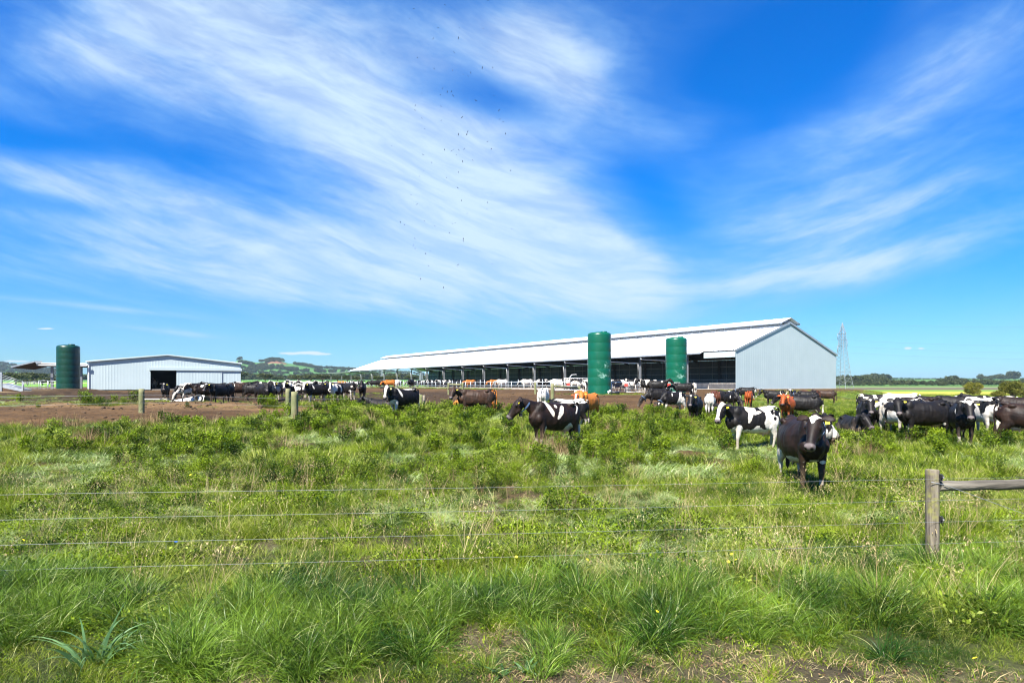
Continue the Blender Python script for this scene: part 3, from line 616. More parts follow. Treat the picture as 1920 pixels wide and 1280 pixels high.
def ball(mb, c, r, n=12):
    r = (r, r, r) if not hasattr(r, '__len__') else r; P = []; 
    for i in range(1, n):
        ph = math.pi * i / n
        for k in range(n): P.append((c[0] + r[0] * math.sin(ph) * math.cos(2 * math.pi * k / n), c[1] + r[1] * math.sin(ph) * math.sin(2 * math.pi * k / n), c[2] - r[2] * math.cos(ph)))
    o = len(P); P += [(c[0], c[1], c[2] - r[2]), (c[0], c[1], c[2] + r[2])]
    Fc = [(i * n + k, i * n + (k + 1) % n, (i + 1) * n + (k + 1) % n, (i + 1) * n + k) for i in range(n - 2) for k in range(n)]
    Fc += [(o, (k + 1) % n, k) for k in range(n)] + [(o + 1, (n - 2) * n + k, (n - 2) * n + (k + 1) % n) for k in range(n)]
    mb.add(P, Fc)
dg = None
def remesh(mb, vox, smooth=5):
    me = bpy.data.meshes.new('tmp'); me.from_pydata(mb.v, [], mb.f); me.update(); o = bpy.data.objects.new('tmp', me); col.objects.link(o)
    r = o.modifiers.new('r', 'REMESH'); r.mode = 'VOXEL'; r.voxel_size = vox; r.use_smooth_shade = True
    s = o.modifiers.new('s', 'SMOOTH'); s.factor = .5; s.iterations = smooth
    d = bpy.context.evaluated_depsgraph_get(); out = bpy.data.meshes.new_from_object(o.evaluated_get(d)); bpy.data.objects.remove(o); return out
POSES = {  # poll x,y,z ; yaw ; pitch ; leg offsets (fl, fr, hl, hr)
    'fwd': dict(P=(1.30, 0, 1.46), yaw=0, pitch=52, legs=(0, .04, -.05, .06)),
    'alert': dict(P=(1.22, .02, 1.56), yaw=0, pitch=48, legs=(.05, -.04, .0, .1)),
    'left': dict(P=(1.16, .30, 1.46), yaw=62, pitch=50, legs=(.02, -.06, .08, -.04)),
    'left2': dict(P=(1.23, .20, 1.47), yaw=32, pitch=56, legs=(.06, -.06, .08, -.06)),
    'right': dict(P=(1.16, -.30, 1.46), yaw=-62, pitch=50, legs=(-.05, .05, -.03, .08)),
    'right2': dict(P=(1.23, -.18, 1.47), yaw=-34, pitch=54, legs=(.05, -.03, .08, -.05)),
    'graze': dict(P=(1.38, 0, .72), yaw=0, pitch=62, legs=(.16, -.12, -.06, .1)),
    'grazel': dict(P=(1.28, .25, .70), yaw=42, pitch=66, legs=(.12, -.1, -.06, .1)),
    'low': dict(P=(1.36, 0, 1.12), yaw=0, pitch=55, legs=(.1, -.12, .12, -.1)),
    'lie': dict(P=(1.18, .05, 1.50), yaw=20, pitch=45, legs=None),
}
def build_pose(name, vox=.017, belly=1.0, thin=1.0):
    p = POSES[name]; mb = MB()
    xs = [-.90, -.86, -.78, -.66, -.52, -.38, -.20, .0, .20, .38, .52, .64, .76, .86, .91]
    zt = [1.24, 1.32, 1.37, 1.400, 1.405, 1.385, 1.37, 1.365, 1.37, 1.385, 1.41, 1.41, 1.36, 1.27, 1.18]
    zb = [1.08, .96, .82, .70, .63, .58, .54, .53, .55, .58, .61, .63, .68, .78, .92]
    hw = [.08, .15, .205, .25, .28, .305, .325, .335, .32, .285, .25, .23, .20, .14, .07]
    lyo = -.60 if name == 'lie' else 0
    path = [(x, 0, (a + b) / 2 + lyo) for x, a, b in zip(xs, zt, zb)]
    rz = [(a - b) / 2 * (1 if i < 3 or i > 11 else 1) for i, (a, b) in enumerate(zip(zt, zb))]
    loftring(path, [h * (1.0 + (belly - 1) * math.exp(-((x - .0) / .45) ** 2)) for h, x in zip(hw, xs)], rz, 28, 2.25, .30, mb=mb)
    for s in (-1, 1):   # hooks, pins, shoulder, thigh mass
        ball(mb, (-.50, s * .205, 1.30 + lyo), (.11, .055, .065)); ball(mb, (-.83, s * .10, 1.22 + lyo), (.07, .045, .06))
        ball(mb, (.60, s * .13, 1.18 + lyo), (.15, .10, .23)); ball(mb, (.70, s * .17, .92 + lyo), (.13, .10, .15))
        ball(mb, (-.64, s * .15, 1.02 + lyo), (.22, .12, .27)); ball(mb, (-.50, s * .20, .80 + lyo), (.13, .08, .16))
    ball(mb, (-.67, 0, 1.375 + lyo), (.16, .07, .045)); ball(mb, (.80, 0, .84 + lyo), (.12, .085, .15))
    P = Vector(p['P']) + Vector((0, 0, lyo)); yaw = R(p['yaw']); pit = R(p['pitch'])
    d = Vector((math.cos(pit) * math.cos(yaw), math.cos(pit) * math.sin(yaw), -math.sin(pit)))
    nrm = Vector((math.sin(pit) * math.cos(yaw), math.sin(pit) * math.sin(yaw), math.cos(pit))); lat = nrm.cross(d)
    HM = Matrix((( *d, ), (*lat,), (*nrm,))).transposed().to_4x4() @ Matrix.Scale(1.12, 4); HM.translation = P
    # neck
    A = Vector((.50, 0, 1.10 + lyo)); hd = Vector((math.cos(yaw), math.sin(yaw), 0)); E = HM @ Vector((.05, 0, -.12))
    E2 = E - (d * .18 + hd * .12) * .9 + Vector((0, 0, -.03)); Bz = Vector((.86, P.y * .22, (1.16 + lyo) * .72 + P.z * .28 - .06)); pts = []; ry = []; rz = []
    for i in range(12):
        t = i / 11; a = A.lerp(Bz, t); b = Bz.lerp(E2, t); c = E2.lerp(E, t); q_ = a.lerp(b, t).lerp(b.lerp(c, t), t); pts.append(q_)
        ry.append(.19 * (1 - t) + .092 * t - .03 * math.sin(t * math.pi)); rz.append(.30 * (1 - t) ** 1.5 + .125 * (1 - (1 - t) ** 1.5) - .015 * math.sin(t * math.pi))
    loftring(pts, ry, rz, 18, 2.1, .2, mb=mb)
    # head in its own frame: +x down the face, +z out of the forehead
    hx = [-.075, -.05, .0, .07, .15, .23, .31, .39, .45, .50, .535, .55]
    hzc = [-.085, -.085, -.09, -.10, -.112, -.115, -.112, -.105, -.10, -.096, -.094, -.094]
    hh = [.03, .065, .10, .128, .138, .128, .112, .094, .084, .078, .060, .03]
    hwd = [.035, .07, .098, .112, .112, .094, .078, .070, .078, .084, .07, .035]
    m2 = MB(); loftring([(x, 0, z) for x, z in zip(hx, hzc)], hwd, hh, 20, 2.35, .0, mb=m2)
    for s in (-1, 1):
        ball(m2, (.145, s * .106, -.065), (.045, .022, .03)); ball(m2, (.50, s * .045, -.045), (.035, .028, .03)); ball(m2, (.20, s * .075, -.18), (.11, .03, .055))
        ball(m2, (.15, s * .112, -.062), .022)
        # ears
        er = [(0.0, s * .085, -.070), (-.018, s * .14, -.062), (-.02, s * .20, -.064), (-.010, s * .255, -.075), (.004, s * .295, -.09)]
        loftring(er, [.030, .056, .070, .052, .014], [.030, .024, .019, .016, .008], 12, 2.0, 0, (0, 0, 1), mb=m2)
    ball(m2, (-.055, 0, -.045), (.05, .065, .05)); ball(m2, (.46, 0, -.165), (.075, .058, .035))
    mb.add([HM @ Vector(v_) for v_ in m2.v], m2.f)
    # legs
    if p['legs']:
        fl, fr_, hl, hr = p['legs']
        for s, o in ((1, fl), (-1, fr_)):
            loftring([(.60, s * .15, .92), (.58, s * .165, .74), (.57 + o * .35, s * .16, .58), (.58 + o * .75, s * .155, .42), (.575 + o * .85, s * .15, .34), (.565 + o, s * .15, .16), (.575 + o * 1.02, s * .15, .10), (.60 + o * 1.05, s * .15, .045), (.615 + o * 1.05, s * .15, -.01)],
                     [.11, .085, .062, .050, .040, .033, .042, .042, .052], [.15, .11, .075, .054, .042, .036, .044, .050, .060], 14, 2.0, 0, (1, 0, 0), mb=mb)
        for s, o in ((1, hl), (-1, hr)):
            loftring([(-.62, s * .165, 1.02), (-.60, s * .185, .84), (-.62 + o * .3, s * .18, .70), (-.70 + o * .6, s * .17, .56), (-.755 + o * .8, s * .165, .47), (-.745 + o * .85, s * .16, .36), (-.715 + o, s * .155, .16), (-.70 + o * 1.02, s * .155, .10), (-.67 + o * 1.05, s * .155, .045), (-.655 + o * 1.05, s * .155, -.01)],
                     [.11, .105, .082, .056, .044, .036, .036, .043, .044, .054], [.24, .20, .155, .095, .070, .050, .040, .046, .050, .060], 14, 2.0, 0, (1, 0, 0), mb=mb)
    else:
        for s in (1, -1):
            loftring([(.62, s * .20, .30), (.88, s * .22, .14), (.95, s * .2, .08), (.72, s * .22, .06)], [.10, .06, .05, .04], [.12, .07, .05, .04], 12, mb=mb)
            loftring([(-.60, s * .26, .34), (-.25, s * .40, .20), (-.22, s * .42, .10), (-.55, s * .42, .06)], [.13, .10, .06, .05], [.2, .14, .06, .05], 12, mb=mb)
    # udder, teats, tail
    if p['legs']:
        ball(mb, (-.40, 0, .62), (.20, .155, .14)); ball(mb, (-.56, 0, .70), (.14, .12, .15))
        for sx_, sy_ in ((-.32, .07), (-.32, -.07), (-.50, .06), (-.50, -.06)): loftring([(sx_, sy_, .54), (sx_, sy_ * 1.15, .44)], [.022, .014], [.022, .014], 8, 2, 0, (1, 0, 0), mb=mb)
    tl = [(-.86, 0, 1.34 + lyo), (-.925, 0, 1.31 + lyo), (-.965, .005, 1.18 + lyo), (-.965, .01, .90 + lyo * .7), (-.955, .015, .66 + lyo * .6), (-.955, .02, .52 + lyo * .5), (-.95, .02, .36 + lyo * .3), (-.945, .02, .28 + lyo * .2)]
    loftring(tl, [.045, .042, .032, .024, .022, .042, .040, .012], [.04, .04, .032, .024, .022, .042, .040, .012], 10, 2, 0, (1, 0, 0), mb=mb)
    me = remesh(mb, vox, 4)
    n = len(me.vertices); co = np.empty(n * 3, np.float32); me.vertices.foreach_get('co', co); co = co.reshape(-1, 3)
    nn_ = np.empty(n * 3, np.float32); me.vertex_normals.foreach_get('vector', nn_); nn_ = nn_.reshape(-1, 3); dis = (vn(co[:, 0] * 4.2 + co[:, 1] * 2, co[:, 2] * 3.4, 5) - .5) * .026 + (vn(co[:, 0] * 11 + co[:, 1] * 5, co[:, 2] * 8, 8) - .5) * .010
    rib = np.sin(co[:, 0] * 46 + co[:, 2] * 9) * .0035 * np.exp(-((co[:, 0] - .02) / .26) ** 2) * ss(np.abs(co[:, 1]), .15, .25) * ss(co[:, 2], .75, .95)
    co += nn_ * (dis + rib)[:, None] * (.35 + .65 * (np.abs(co[:, 0]) < .95))[:, None]; me.vertices.foreach_set('co', co.ravel())
    inv = np.array(HM.inverted()); hc = np.concatenate([co, np.ones((n, 1))], 1) @ inv.T; hc = hc[:, :3]
    ishead = (np.linalg.norm((hc - [.22, 0, -.1]) / [.40, .36, .26], axis=1) < 1) & (hc[:, 0] > -.14)
    z0 = co[:, 2].min(); co[:, 2] -= (z0 if name == 'lie' else 0)
    rn = np.random.RandomState(3); 
    if name == 'lie': me.vertices.foreach_set('co', co.ravel()); HM.translation.z -= z0
    skin = np.zeros((n, 4), np.float32); skin[:, 3] = 1
    x_, y_, z_ = hc.T
    skin[:, 0] = np.where(ishead, ss(x_, .445, .475), 0)                                              # muzzle
    eye = np.minimum(np.linalg.norm(hc - [.15, .118, -.062], axis=1), np.linalg.norm(hc - [.15, -.118, -.062], axis=1)); nos = np.minimum(np.linalg.norm(hc - [.533, .043, -.062], axis=1), np.linalg.norm(hc - [.533, -.043, -.062], axis=1))
    inner = ishead & (np.abs(y_) > .15) & (z_ > -.105) 
    skin[:, 1] = np.where(ishead, np.maximum(1 - ss(eye, .022, .032), 1 - ss(nos, .020, .032)), 0)
    X_, Y_, Z_ = co.T
    hoof = 1 - ss(Z_, .05, .075) if p['legs'] else 0 * Z_
    skin[:, 1] = np.maximum(skin[:, 1], hoof * .85)
    ud = (np.abs(Y_) < .18) & (Z_ < .66) & (Z_ > .40) & (X_ < -.18) & (X_ > -.66) & (np.hypot(np.abs(Y_), 0) < .15)
    skin[:, 2] = np.where(ud & (p['legs'] is not None), 1 - ss(Z_, .58, .66), 0)
    ca = me.color_attributes.new('skin', 'FLOAT_COLOR', 'POINT'); ca.data.foreach_set('color', skin.ravel())
    for pl in (me,): pl.polygons.foreach_set('use_smooth', np.ones(len(pl.polygons), dtype=bool))
    return dict(me=me, co=co, hc=hc, head=ishead, HM=HM)
def n3(P, f, sd):
    return (vn(P[:, 0] * f + sd * 3.1, P[:, 2] * f + P[:, 1] * f * .35, sd) + vn(P[:, 0] * f * .9 + P[:, 1] * f + 17, P[:, 2] * f - sd, sd + 5)) / 2
def coat_field(B, spec):
    """signed field, above zero is white; spec: list of ('e',x,z,rx,rz,rot,side) patches on the flank plus face marks"""
    co, hc, hd = B['co'], B['hc'], B['head']; w = np.full(len(co), -1.0)
    body = ~hd
    for it in spec:
        k = it[0]
        if k == 'e':
            _, cx, cz, rx, rz_, rot, side = it[:7]; sgn = it[7] if len(it) > 7 else 1; c, s = math.cos(R(rot)), math.sin(R(rot)); dx_ = co[:, 0] - cx; dz_ = co[:, 2] - cz
            f = 1 - np.hypot((dx_ * c + dz_ * s) / rx, (-dx_ * s + dz_ * c) / rz_)
            if side: f = np.where(co[:, 1] * side > -.02, f, -1)
            f = np.where(body, f, -1); 
            if sgn > 0: w = np.maximum(w, f)
            else: w = np.where(body, np.minimum(w, -f), w)
        elif k == 'under': w = np.maximum(w, np.where(body, (it[1] - co[:, 2]) * 3 - np.clip((np.abs(co[:, 0] - it[2]) - it[3]), 0, 1) * 6, -1))
        elif k == 'legs': w = np.maximum(w, np.where(body, (it[1] - co[:, 2]) * 5, -1))
        elif k == 'tail': w = np.maximum(w, np.where(body & (co[:, 0] < -.90) & (co[:, 2] < it[1]), .5, -1))
        elif k == 'udder': w = np.maximum(w, np.where(body & (np.abs(co[:, 1]) < .17), 1 - np.hypot((co[:, 0] + .44) / .28, (co[:, 2] - .58) / .20), -1))
        elif k == 'noise':
            _, sd, lvl, fr_ = it; f = (n3(co, fr_, sd) - lvl) * 4; w = np.where(body, np.maximum(w, f), w)
        elif k == 'star': w = np.maximum(w, np.where(hd & (hc[:, 2] > -.13), 1 - np.hypot((hc[:, 0] - it[1]) / it[2], hc[:, 1] / it[3] * (1 + .9 * np.clip((hc[:, 0] - it[1]) / it[2], -1, 1))), -1))
        elif k == 'blaze': w = np.maximum(w, np.where(hd & (hc[:, 2] > -.16), 1 - np.abs(hc[:, 1]) / (it[1] + .05 * np.maximum(hc[:, 0] - .38, 0) / .1 + it[2] * np.maximum(.2 - hc[:, 0], 0)), -1))
        elif k == 'face': w = np.maximum(w, np.where(hd & (np.abs(hc[:, 1]) < .15), (n3(hc, 9, it[1]) - .35) * 4, -1))
    return w
def coat_mat(name, base, base2, gloss=.42):
    gloss = .52; m, N, b = mat(name, base, gloss, spec=.45); b.inputs['Specular IOR Level'].default_value = .22
    wa = N.node('ShaderNodeAttribute', attribute_name='white'); sk = N.node('ShaderNodeAttribute', attribute_name='skin'); sc_ = N.node('ShaderNodeSeparateColor'); N.l.new(sk.outputs['Color'], sc_.inputs[0])
    t_ = N.node('ShaderNodeTexCoord').outputs['Object']; oi = N.node('ShaderNodeObjectInfo').outputs['Random']
    nz = N.noise(t_, 5.5, 5, .62, .6); hair = N.noise(t_, 75, 4, .7)
    msk_ = N.sstep(N.m('ADD', wa.outputs['Fac'], N.m('ADD', N.m('MULTIPLY', N.m('SUBTRACT', nz, .5), 1.1), N.m('MULTIPLY', N.m('SUBTRACT', hair, .5), .12))), -.02, .04)
    dk = N.mix(N.sstep(N.m('ADD', N.noise(t_, 2.4, 6, .65), N.m('MULTIPLY', N.m('SUBTRACT', hair, .5), .5)), .35, .75), base, tuple(q * 1.5 for q in base2))
    wt = N.mix(N.sstep(N.noise(t_, 3.3, 5, .7), .4, .75), (.60, .56, .49), (.38, .32, .24))
    c = N.mix(msk_, dk, wt); c = N.mix(sc_.outputs[0], c, (.105, .085, .082) if base[0] < .1 else (.03, .02, .018)); c = N.mix(sc_.outputs[1], c, (.006, .005, .005)); c = N.mix(sc_.outputs[2], c, (.58, .38, .30))
    sx_ = N.node('ShaderNodeSeparateXYZ'); N.l.new(t_, sx_.inputs[0]); mud = N.m('MULTIPLY', N.sstep(N.m('ADD', sx_.outputs[2], N.m('MULTIPLY', N.m('SUBTRACT', N.noise(t_, 3.5, 6, .7), .5), 1.1)), .75, .15), .62)
    c = N.mix(mud, c, (.085, .060, .036))
    N.l.new(c, b.inputs['Base Color'])
    N.l.new(N.m('ADD', N.m('MULTIPLY', N.noise(t_, 4, 4), .3), gloss - .12), b.inputs['Roughness'])
    bp = N.node('ShaderNodeBump'); bp.inputs['Strength'].default_value = .5; bp.inputs['Distance'].default_value = .006
    fold = N.node('ShaderNodeTexNoise'); mp = N.node('ShaderNodeMapping'); mp.inputs['Scale'].default_value = (9, 3, 1.6); N.l.new(t_, mp.inputs[0]); N.l.new(mp.outputs[0], fold.inputs['Vector']); fold.inputs['Scale'].default_value = 1.4
    N.l.new(N.m('ADD', hair, N.m('MULTIPLY', fold.outputs[0], 1.5)), bp.inputs['Height']); N.l.new(bp.outputs[0], b.inputs['Normal'])
    return m
CM = {'blk': coat_mat('black_coat', (.0045, .004, .004), (.010, .008, .007)), 'bb': coat_mat('brown_black_coat', (.006, .0036, .003), (.018, .009, .0055)),
      'brn': coat_mat('dark_brown_coat', (.020, .012, .008), (.045, .022, .012)), 'jer': coat_mat('fawn_orange_coat', (.36, .125, .02), (.26, .08, .012)),
      'red': coat_mat('red_coat', (.25, .055, .010), (.17, .035, .007)), 'dr': coat_mat('deep_red_brown_coat', (.06, .018, .009), (.09, .03, .014))}
_pb = {}; _mesh = {}
def cow_mesh(pose, coat, m, belly=1.0):
    key = (pose, str(coat), m, belly)
    if key in _mesh: return _mesh[key]
    if (pose, belly) not in _pb: _pb[(pose, belly)] = build_pose(pose, belly=belly)
    B = _pb[(pose, belly)]; me = B['me'].copy(); me.name = 'cow'; w = coat_field(B, coat).astype(np.float32)
    at_ = me.attributes.new('white', 'FLOAT', 'POINT'); at_.data.foreach_set('value', w); me.materials.append(CM[m]); _mesh[key] = me; return me
tagm = MB(); tagm.box((0, 0, 0), (.062, .012, .075)); 
TAGMESH = {}
for c_ in ('yellow', 'white', 'blue'):
    o = tagm.build('ear_tag', M[c_]); TAGMESH[c_] = o.data; bpy.data.objects.remove(o)
em_ = MB(); ball(em_, (0, 0, 0), (.024, .014, .019), 10); o = em_.build('eye', mat('cow_eye', (.006, .004, .003), .08)[0]); EYE = o.data; bpy.data.objects.remove(o)
ncow = 0
def cow(px, Y, hdg, pose, coat, m, label, s=1.0, tagc='yellow', ears=(-1,), collar=False, horns=False, group=None, belly=1.0, dz=0.0, name='cow', world=False):
    global ncow; ncow += 1
    if not world: hdg -= math.degrees(math.atan((px - 960) / F))
    x = wx(px, Y); me = cow_mesh(pose, coat, m, belly); B = _pb[(pose, belly)]
    o = bpy.data.objects.new(name, me); col.objects.link(o); o.location = (x, Y, gz(x, Y) - .02 + dz); o.rotation_euler = (0, 0, R(hdg)); o.scale = (s * 1.03,) * 3
    tag(o, label, 'cow' if name == 'cow' else name, group)
    HM = B['HM']
    if tagc:
        for sd in ears:
            e = bpy.data.objects.new('ear_tag', TAGMESH[tagc]); col.objects.link(e); e.parent = o
            e.matrix_local = HM @ Matrix.Translation((.045, sd * .185, -.068)) @ Matrix.Rotation(R(90), 4, 'Y') @ Matrix.Rotation(R(90), 4, 'Z') @ Matrix.Rotation(R(14 * sd), 4, 'Y')
    if Y < 36 and pose != 'lie':
        for sd in (-1, 1):
            e = bpy.data.objects.new('eye', EYE); col.objects.link(e); e.parent = o; e.matrix_local = HM @ Matrix.Translation((.152, sd * .119, -.060))
    if collar:
        # strap ring round the neck, behind the jaw
        c0 = HM @ Vector((.02, 0, -.12)); P_ = Vector(POSES[pose]['P']); back = (Vector((.86, P_.y * .22, 1.10)) - c0).normalized(); cc_ = c0 + back * .16
        sd_ = Vector((-back.y, back.x, 0)).normalized(); up_ = back.cross(sd_); n = 20; V_ = []
        for k in range(n):
            an = 2 * math.pi * k / n; q_ = cc_ + sd_ * math.cos(an) * .150 + up_ * math.sin(an) * .205; V_ += [q_ - back * .022, q_ + back * .022, q_ + back * .022 + (q_ - cc_) * .05, q_ - back * .022 + (q_ - cc_) * .05]
        Fc = [(4 * k + a_, 4 * ((k + 1) % n) + a_, 4 * ((k + 1) % n) + (a_ + 1) % 4, 4 * k + (a_ + 1) % 4) for k in range(n) for a_ in range(4)]
        st = MB().add(V_, Fc, False).build('collar', M['strap'], o)
        low = min(V_, key=lambda q_: q_[2]); MB().box((low[0], low[1], low[2] - .05), (.07, .08, .1)).build('collar_tag', M['black'], st)
    if horns:
        for sd in (-1, 1):
            pts = [HM @ Vector(q_) for q_ in ((-.03, sd * .06, -.03), (-.08, sd * .13, .0), (-.15, sd * .15, .04), (-.19, sd * .13, .07))]
            MB().tube(pts, .02, 8, [.024, .02, .013, .004]).build('horn', M['horn'], o)
    return o
star = ('star', .07, .095, .06); sstar = ('star', .05, .05, .03)
UB = [('under', .62, -.1, .35)]
HOL = lambda sd, lvl=.55, fr_=2.1: [('noise', sd, lvl, fr_), ('legs', .42), ('tail', .75), ('under', .60, -.15, .45), ('blaze', .030, .10)]
RUMP = lambda sd: [('noise', sd, .45, 2.4), ('legs', .62), ('tail', 1.25), ('udder',), ('e', -.85, 1.2, .25, .35, 0, 0)]
H_near = [('star', .06, .085, .042), ('e', .12, .58, .30, .10, 10, 0), ('e', -.50, .60, .18, .14, 0, 0), ('e', -.70, .50, .10, .34, 0, 0), ('e', .76, .62, .10, .05, 0, 0), ('e', .62, .26, .06, .05, 0, 1)]
cow(1503, 12.15, 262, 'right2', H_near, 'bb', 'nearest black cow with a white forehead patch, staring at the camera just behind the wire', collar=True, ears=(1,), belly=1.12, world=True)
H2 = [('e', .40, 1.27, .065, .36, -22, 1), ('e', .02, 1.10, .07, .24, 35, 1), ('e', .15, 1.26, .05, .05, 0, 1), ('e', -.72, 1.28, .035, .3, 25, 1), ('e', -.45, 1.38, .34, .05, 0, 0), ('e', -.35, .60, .16, .14, 0, 1), ('e', -.80, .62, .06, .2, 0, 1), ('legs', .34), ('tail', .7), ('e', .50, .60, .07, .10, 0, 1)]
cow(1040, 19.6, 221, 'right2', H2, 'bb', 'dark brown cow in tall weeds with a white stripe down its shoulder, looking left', collar=True, ears=(1,), s=1.06, belly=1.08)
H3 = [('blaze', .045, .17), ('e', .18, 1.33, .18, .14, 0, 1), ('e', .25, 1.12, .07, .26, 15, 1), ('e', .02, 1.20, .19, .045, -12, 1), ('e', -.30, 1.33, .14, .12, 0, 0), ('e', -.44, 1.12, .17, .40, 16, 1), ('e', -.60, .80, .22, .36, 0, 0), ('under', .68, -.1, .7), ('e', -.72, 1.36, .14, .06, 0, 0),
      ('e', -.62, 1.02, .05, .06, 0, 1, -1), ('e', -.55, 1.22, .05, .08, 0, 1, -1), ('legs', .62), ('tail', 1.2), ('e', .02, .66, .10, .16, 10, 1), ('e', .62, .70, .16, .12, 0, 0)]
cow(1411, 19.6, 214, 'left2', H3, 'blk', 'black and white patched cow with a broad white blaze, side on in the grass', ears=(1,), s=.98)
H4 = [('blaze', .045, .16), ('e', .42, 1.24, .06, .30, -20, 1), ('e', -.18, 1.36, .30, .05, 0, 1), ('e', .74, .66, .2, .2, 0, 0), ('legs', .58), ('tail', .7)]
cow(757, 31.5, 222, 'left2', H4, 'blk', 'white-faced black cow standing in the weeds beside the three-post clump', ears=(1,), s=1.05)
cow(715, 34, 150, 'lie', [], 'blk', 'black cow lying mostly hidden in weeds left of the white-faced cow', tagc=None)
cow(893, 32.0, 186, 'left', [('udder',)], 'brn', 'dark brown cow side on with pale ears, standing alone in the weeds', ears=(1,), s=1.02)
cow(899, 34.6, 182, 'graze', [], 'jer', 'orange cow almost hidden behind the lone dark brown cow', tagc=None, s=.98)
cow(1104, 31.2, 244, 'left2', [], 'jer', 'fawn orange cow facing the camera behind the striped brown cow', ears=(1,), s=.98)
cow(1086, 37.5, 262, 'low', HOL(31, .36), 'red', 'red and white speckled cow with its head down behind the fawn cow', tagc=None, s=.98)
cow(1064, 26.5, 190, 'graze', [('e', -.55, 1.3, .35, .12, 0, 0), ('e', .2, 1.35, .4, .07, 0, 0), ('legs', .5)], 'blk', 'white-rumped cow whose back shows over the striped brown cow', tagc=None, s=.94)
cow(1019, 35.5, 82, 'graze', RUMP(5), 'blk', 'patchy black and white cow seen from the rear by the tall greenish post', tagc=None, s=1.0)
# centre-right bunch
cow(1236, 43.5, 205, 'graze', [], 'blk', 'black cow with a blue collar stretching down to graze, left of the tank bunch', collar=True, tagc=None)
cow(1262, 40.0, 218, 'grazel', [('e', -.30, .98, .10, .42, 25, 0), ('e', -.55, .75, .25, .3, 0, 0), ('legs', .6), ('tail', 1.2), ('udder',), ('e', .25, 1.2, .03, .1, 20, 1), sstar], 'blk', 'black cow with white hindquarters grazing towards the camera, head in the grass', collar=True, ears=(1,))
cow(1303, 31.8, 262, 'fwd', [sstar], 'blk', 'black cow with a small white forehead star walking straight at the camera', ears=(1,), s=1.0, belly=1.2)
cow(1331, 37.0, 88, 'graze', RUMP(9), 'blk', 'white-legged cow seen from behind, grazing right beside the oncoming black cow', tagc=None)
cow(1341, 45.0, 100, 'graze', [], 'dr', 'brown-black cow seen from behind beyond the white-legged one', tagc=None)
cow(1362, 50.0, 318, 'graze', [('e', .3, 1.35, .2, .04, 0, 0)], 'blk', 'black cow with a grey worn back grazing in front of the barn corner', tagc=None)
cow(1372, 47.5, 300, 'graze', [('e', .3, 1.0, .05, .1, 0, -1)], 'blk', 'black cow nose to the ground on the right of the grey-backed grazer', tagc=None)
cow(1400, 66.5, 185, 'low', [('legs', .5), ('e', -.85, .9, .1, .3, 0, 0)], 'blk', 'black cow with white hind legs grazing right under the barn wall', collar=True, tagc=None)
cow(1404, 51.5, 84, 'graze', [], 'red', 'orange-red cow seen from behind, tail hanging, in front of the barn wall')
cow(1453, 57.5, 182, 'left2', [], 'blk', 'black cow side on with its head left, under the middle of the gable wall', ears=(1,))
cow(1486, 62.0, 262, 'fwd', [star], 'blk', 'small black cow with a white face spot behind the side-on black one', ears=(1,))
cow(1513, 57.0, 190, 'low', [], 'blk', 'black cow with a blue collar moving left near the right gable end', collar=True, tagc=None)
cow(1517, 60.5, 170, 'low', [], 'dr', 'reddish brown cow showing above the collared black cow', tagc=None)
cow(1549, 65.0, 178, 'fwd', [], 'brn', 'dark brown cow side on, furthest right below the barn gable', tagc=None)
cow(1476, 33.4, 262, 'fwd', [], 'red', 'round orange-red cow with short horns facing the camera', ears=(1,), horns=True, belly=1.25, s=.98)
cow(1506, 34.8, 185, 'fwd', [('udder',), ('under', .62, -.45, .2), ('tail', .9)], 'blk', 'black cow with a white udder standing behind the horned red cow', tagc=None, s=1.02)
cow(1545, 20.3, 88, 'lie', [('e', -.5, .5, .5, .16, 15, 0), ('e', .2, .7, .2, .06, 0, 0), ('tail', .6)], 'blk', 'black and white cow lying in the grass right behind the nearest cow', tagc=None)
cow(1597, 23.6, 288, 'lie', [], 'blk', 'black cow lying at the feet of the standing black cow, right of the bare stalks', tagc=None)
# right bunch
cow(1624, 25.2, 276, 'fwd', [('e', .62, .35, .1, .2, 0, -1), sstar], 'blk', 'black cow with a tiny forehead star, leftmost of the standing right bunch', ears=(1,), s=1.02)
cow(1643, 26.6, 275, 'lie', [('e', .5, .5, .04, .2, 0, -1)], 'blk', 'black cow lying half hidden behind the leftmost standing cow of the right bunch', tagc=None)
cow(1640, 38.5, 5, 'low', [('e', .02, 1.2, .09, .2, 20, -1), ('e', .62, 1.15, .13, .3, 0, -1), ('noise', 3, .62, 3)], 'blk', 'black cow with white neck patches standing side on behind the right bunch', tagc=None)
cow(1688, 36.5, 176, 'graze', [('noise', 6, .22, 2.0), ('legs', .5), ('tail', 1.3), ('face', 3)], 'blk', 'nearly all white cow side on, its back level with the pale field', tagc=None, s=1.04)
cow(1680, 23.6, 298, 'left', [('noise', 14, .26, 1.8), ('e', -.1, .95, .1, .35, -20, -1, -1), ('blaze', .028, .05)], 'blk', 'white cow with one long black flank patch and a black and white face', tagc=None, s=.98)
cow(1733, 22.1, 218, 'left', [('e', -.55, .62, .05, .05, 0, 1)], 'blk', 'all black cow with a yellow ear tag facing out of the right bunch middle', ears=(1,), s=1.03)
cow(1722, 30.0, 182, 'low', [], 'bb', 'brown-black cow whose back shows over the middle of the right bunch', tagc=None)
cow(1748, 33.5, 185, 'low', [('e', -.1, 1.24, .62, .055, 0, 1)], 'blk', 'black cow with a long white band along its back, behind the right bunch', tagc=None)
cow(1787, 31.5, 190, 'low', [], 'blk', 'black cow with a blue ear tag looking out between two near cows', tagc='blue', ears=(1,), s=1.02)
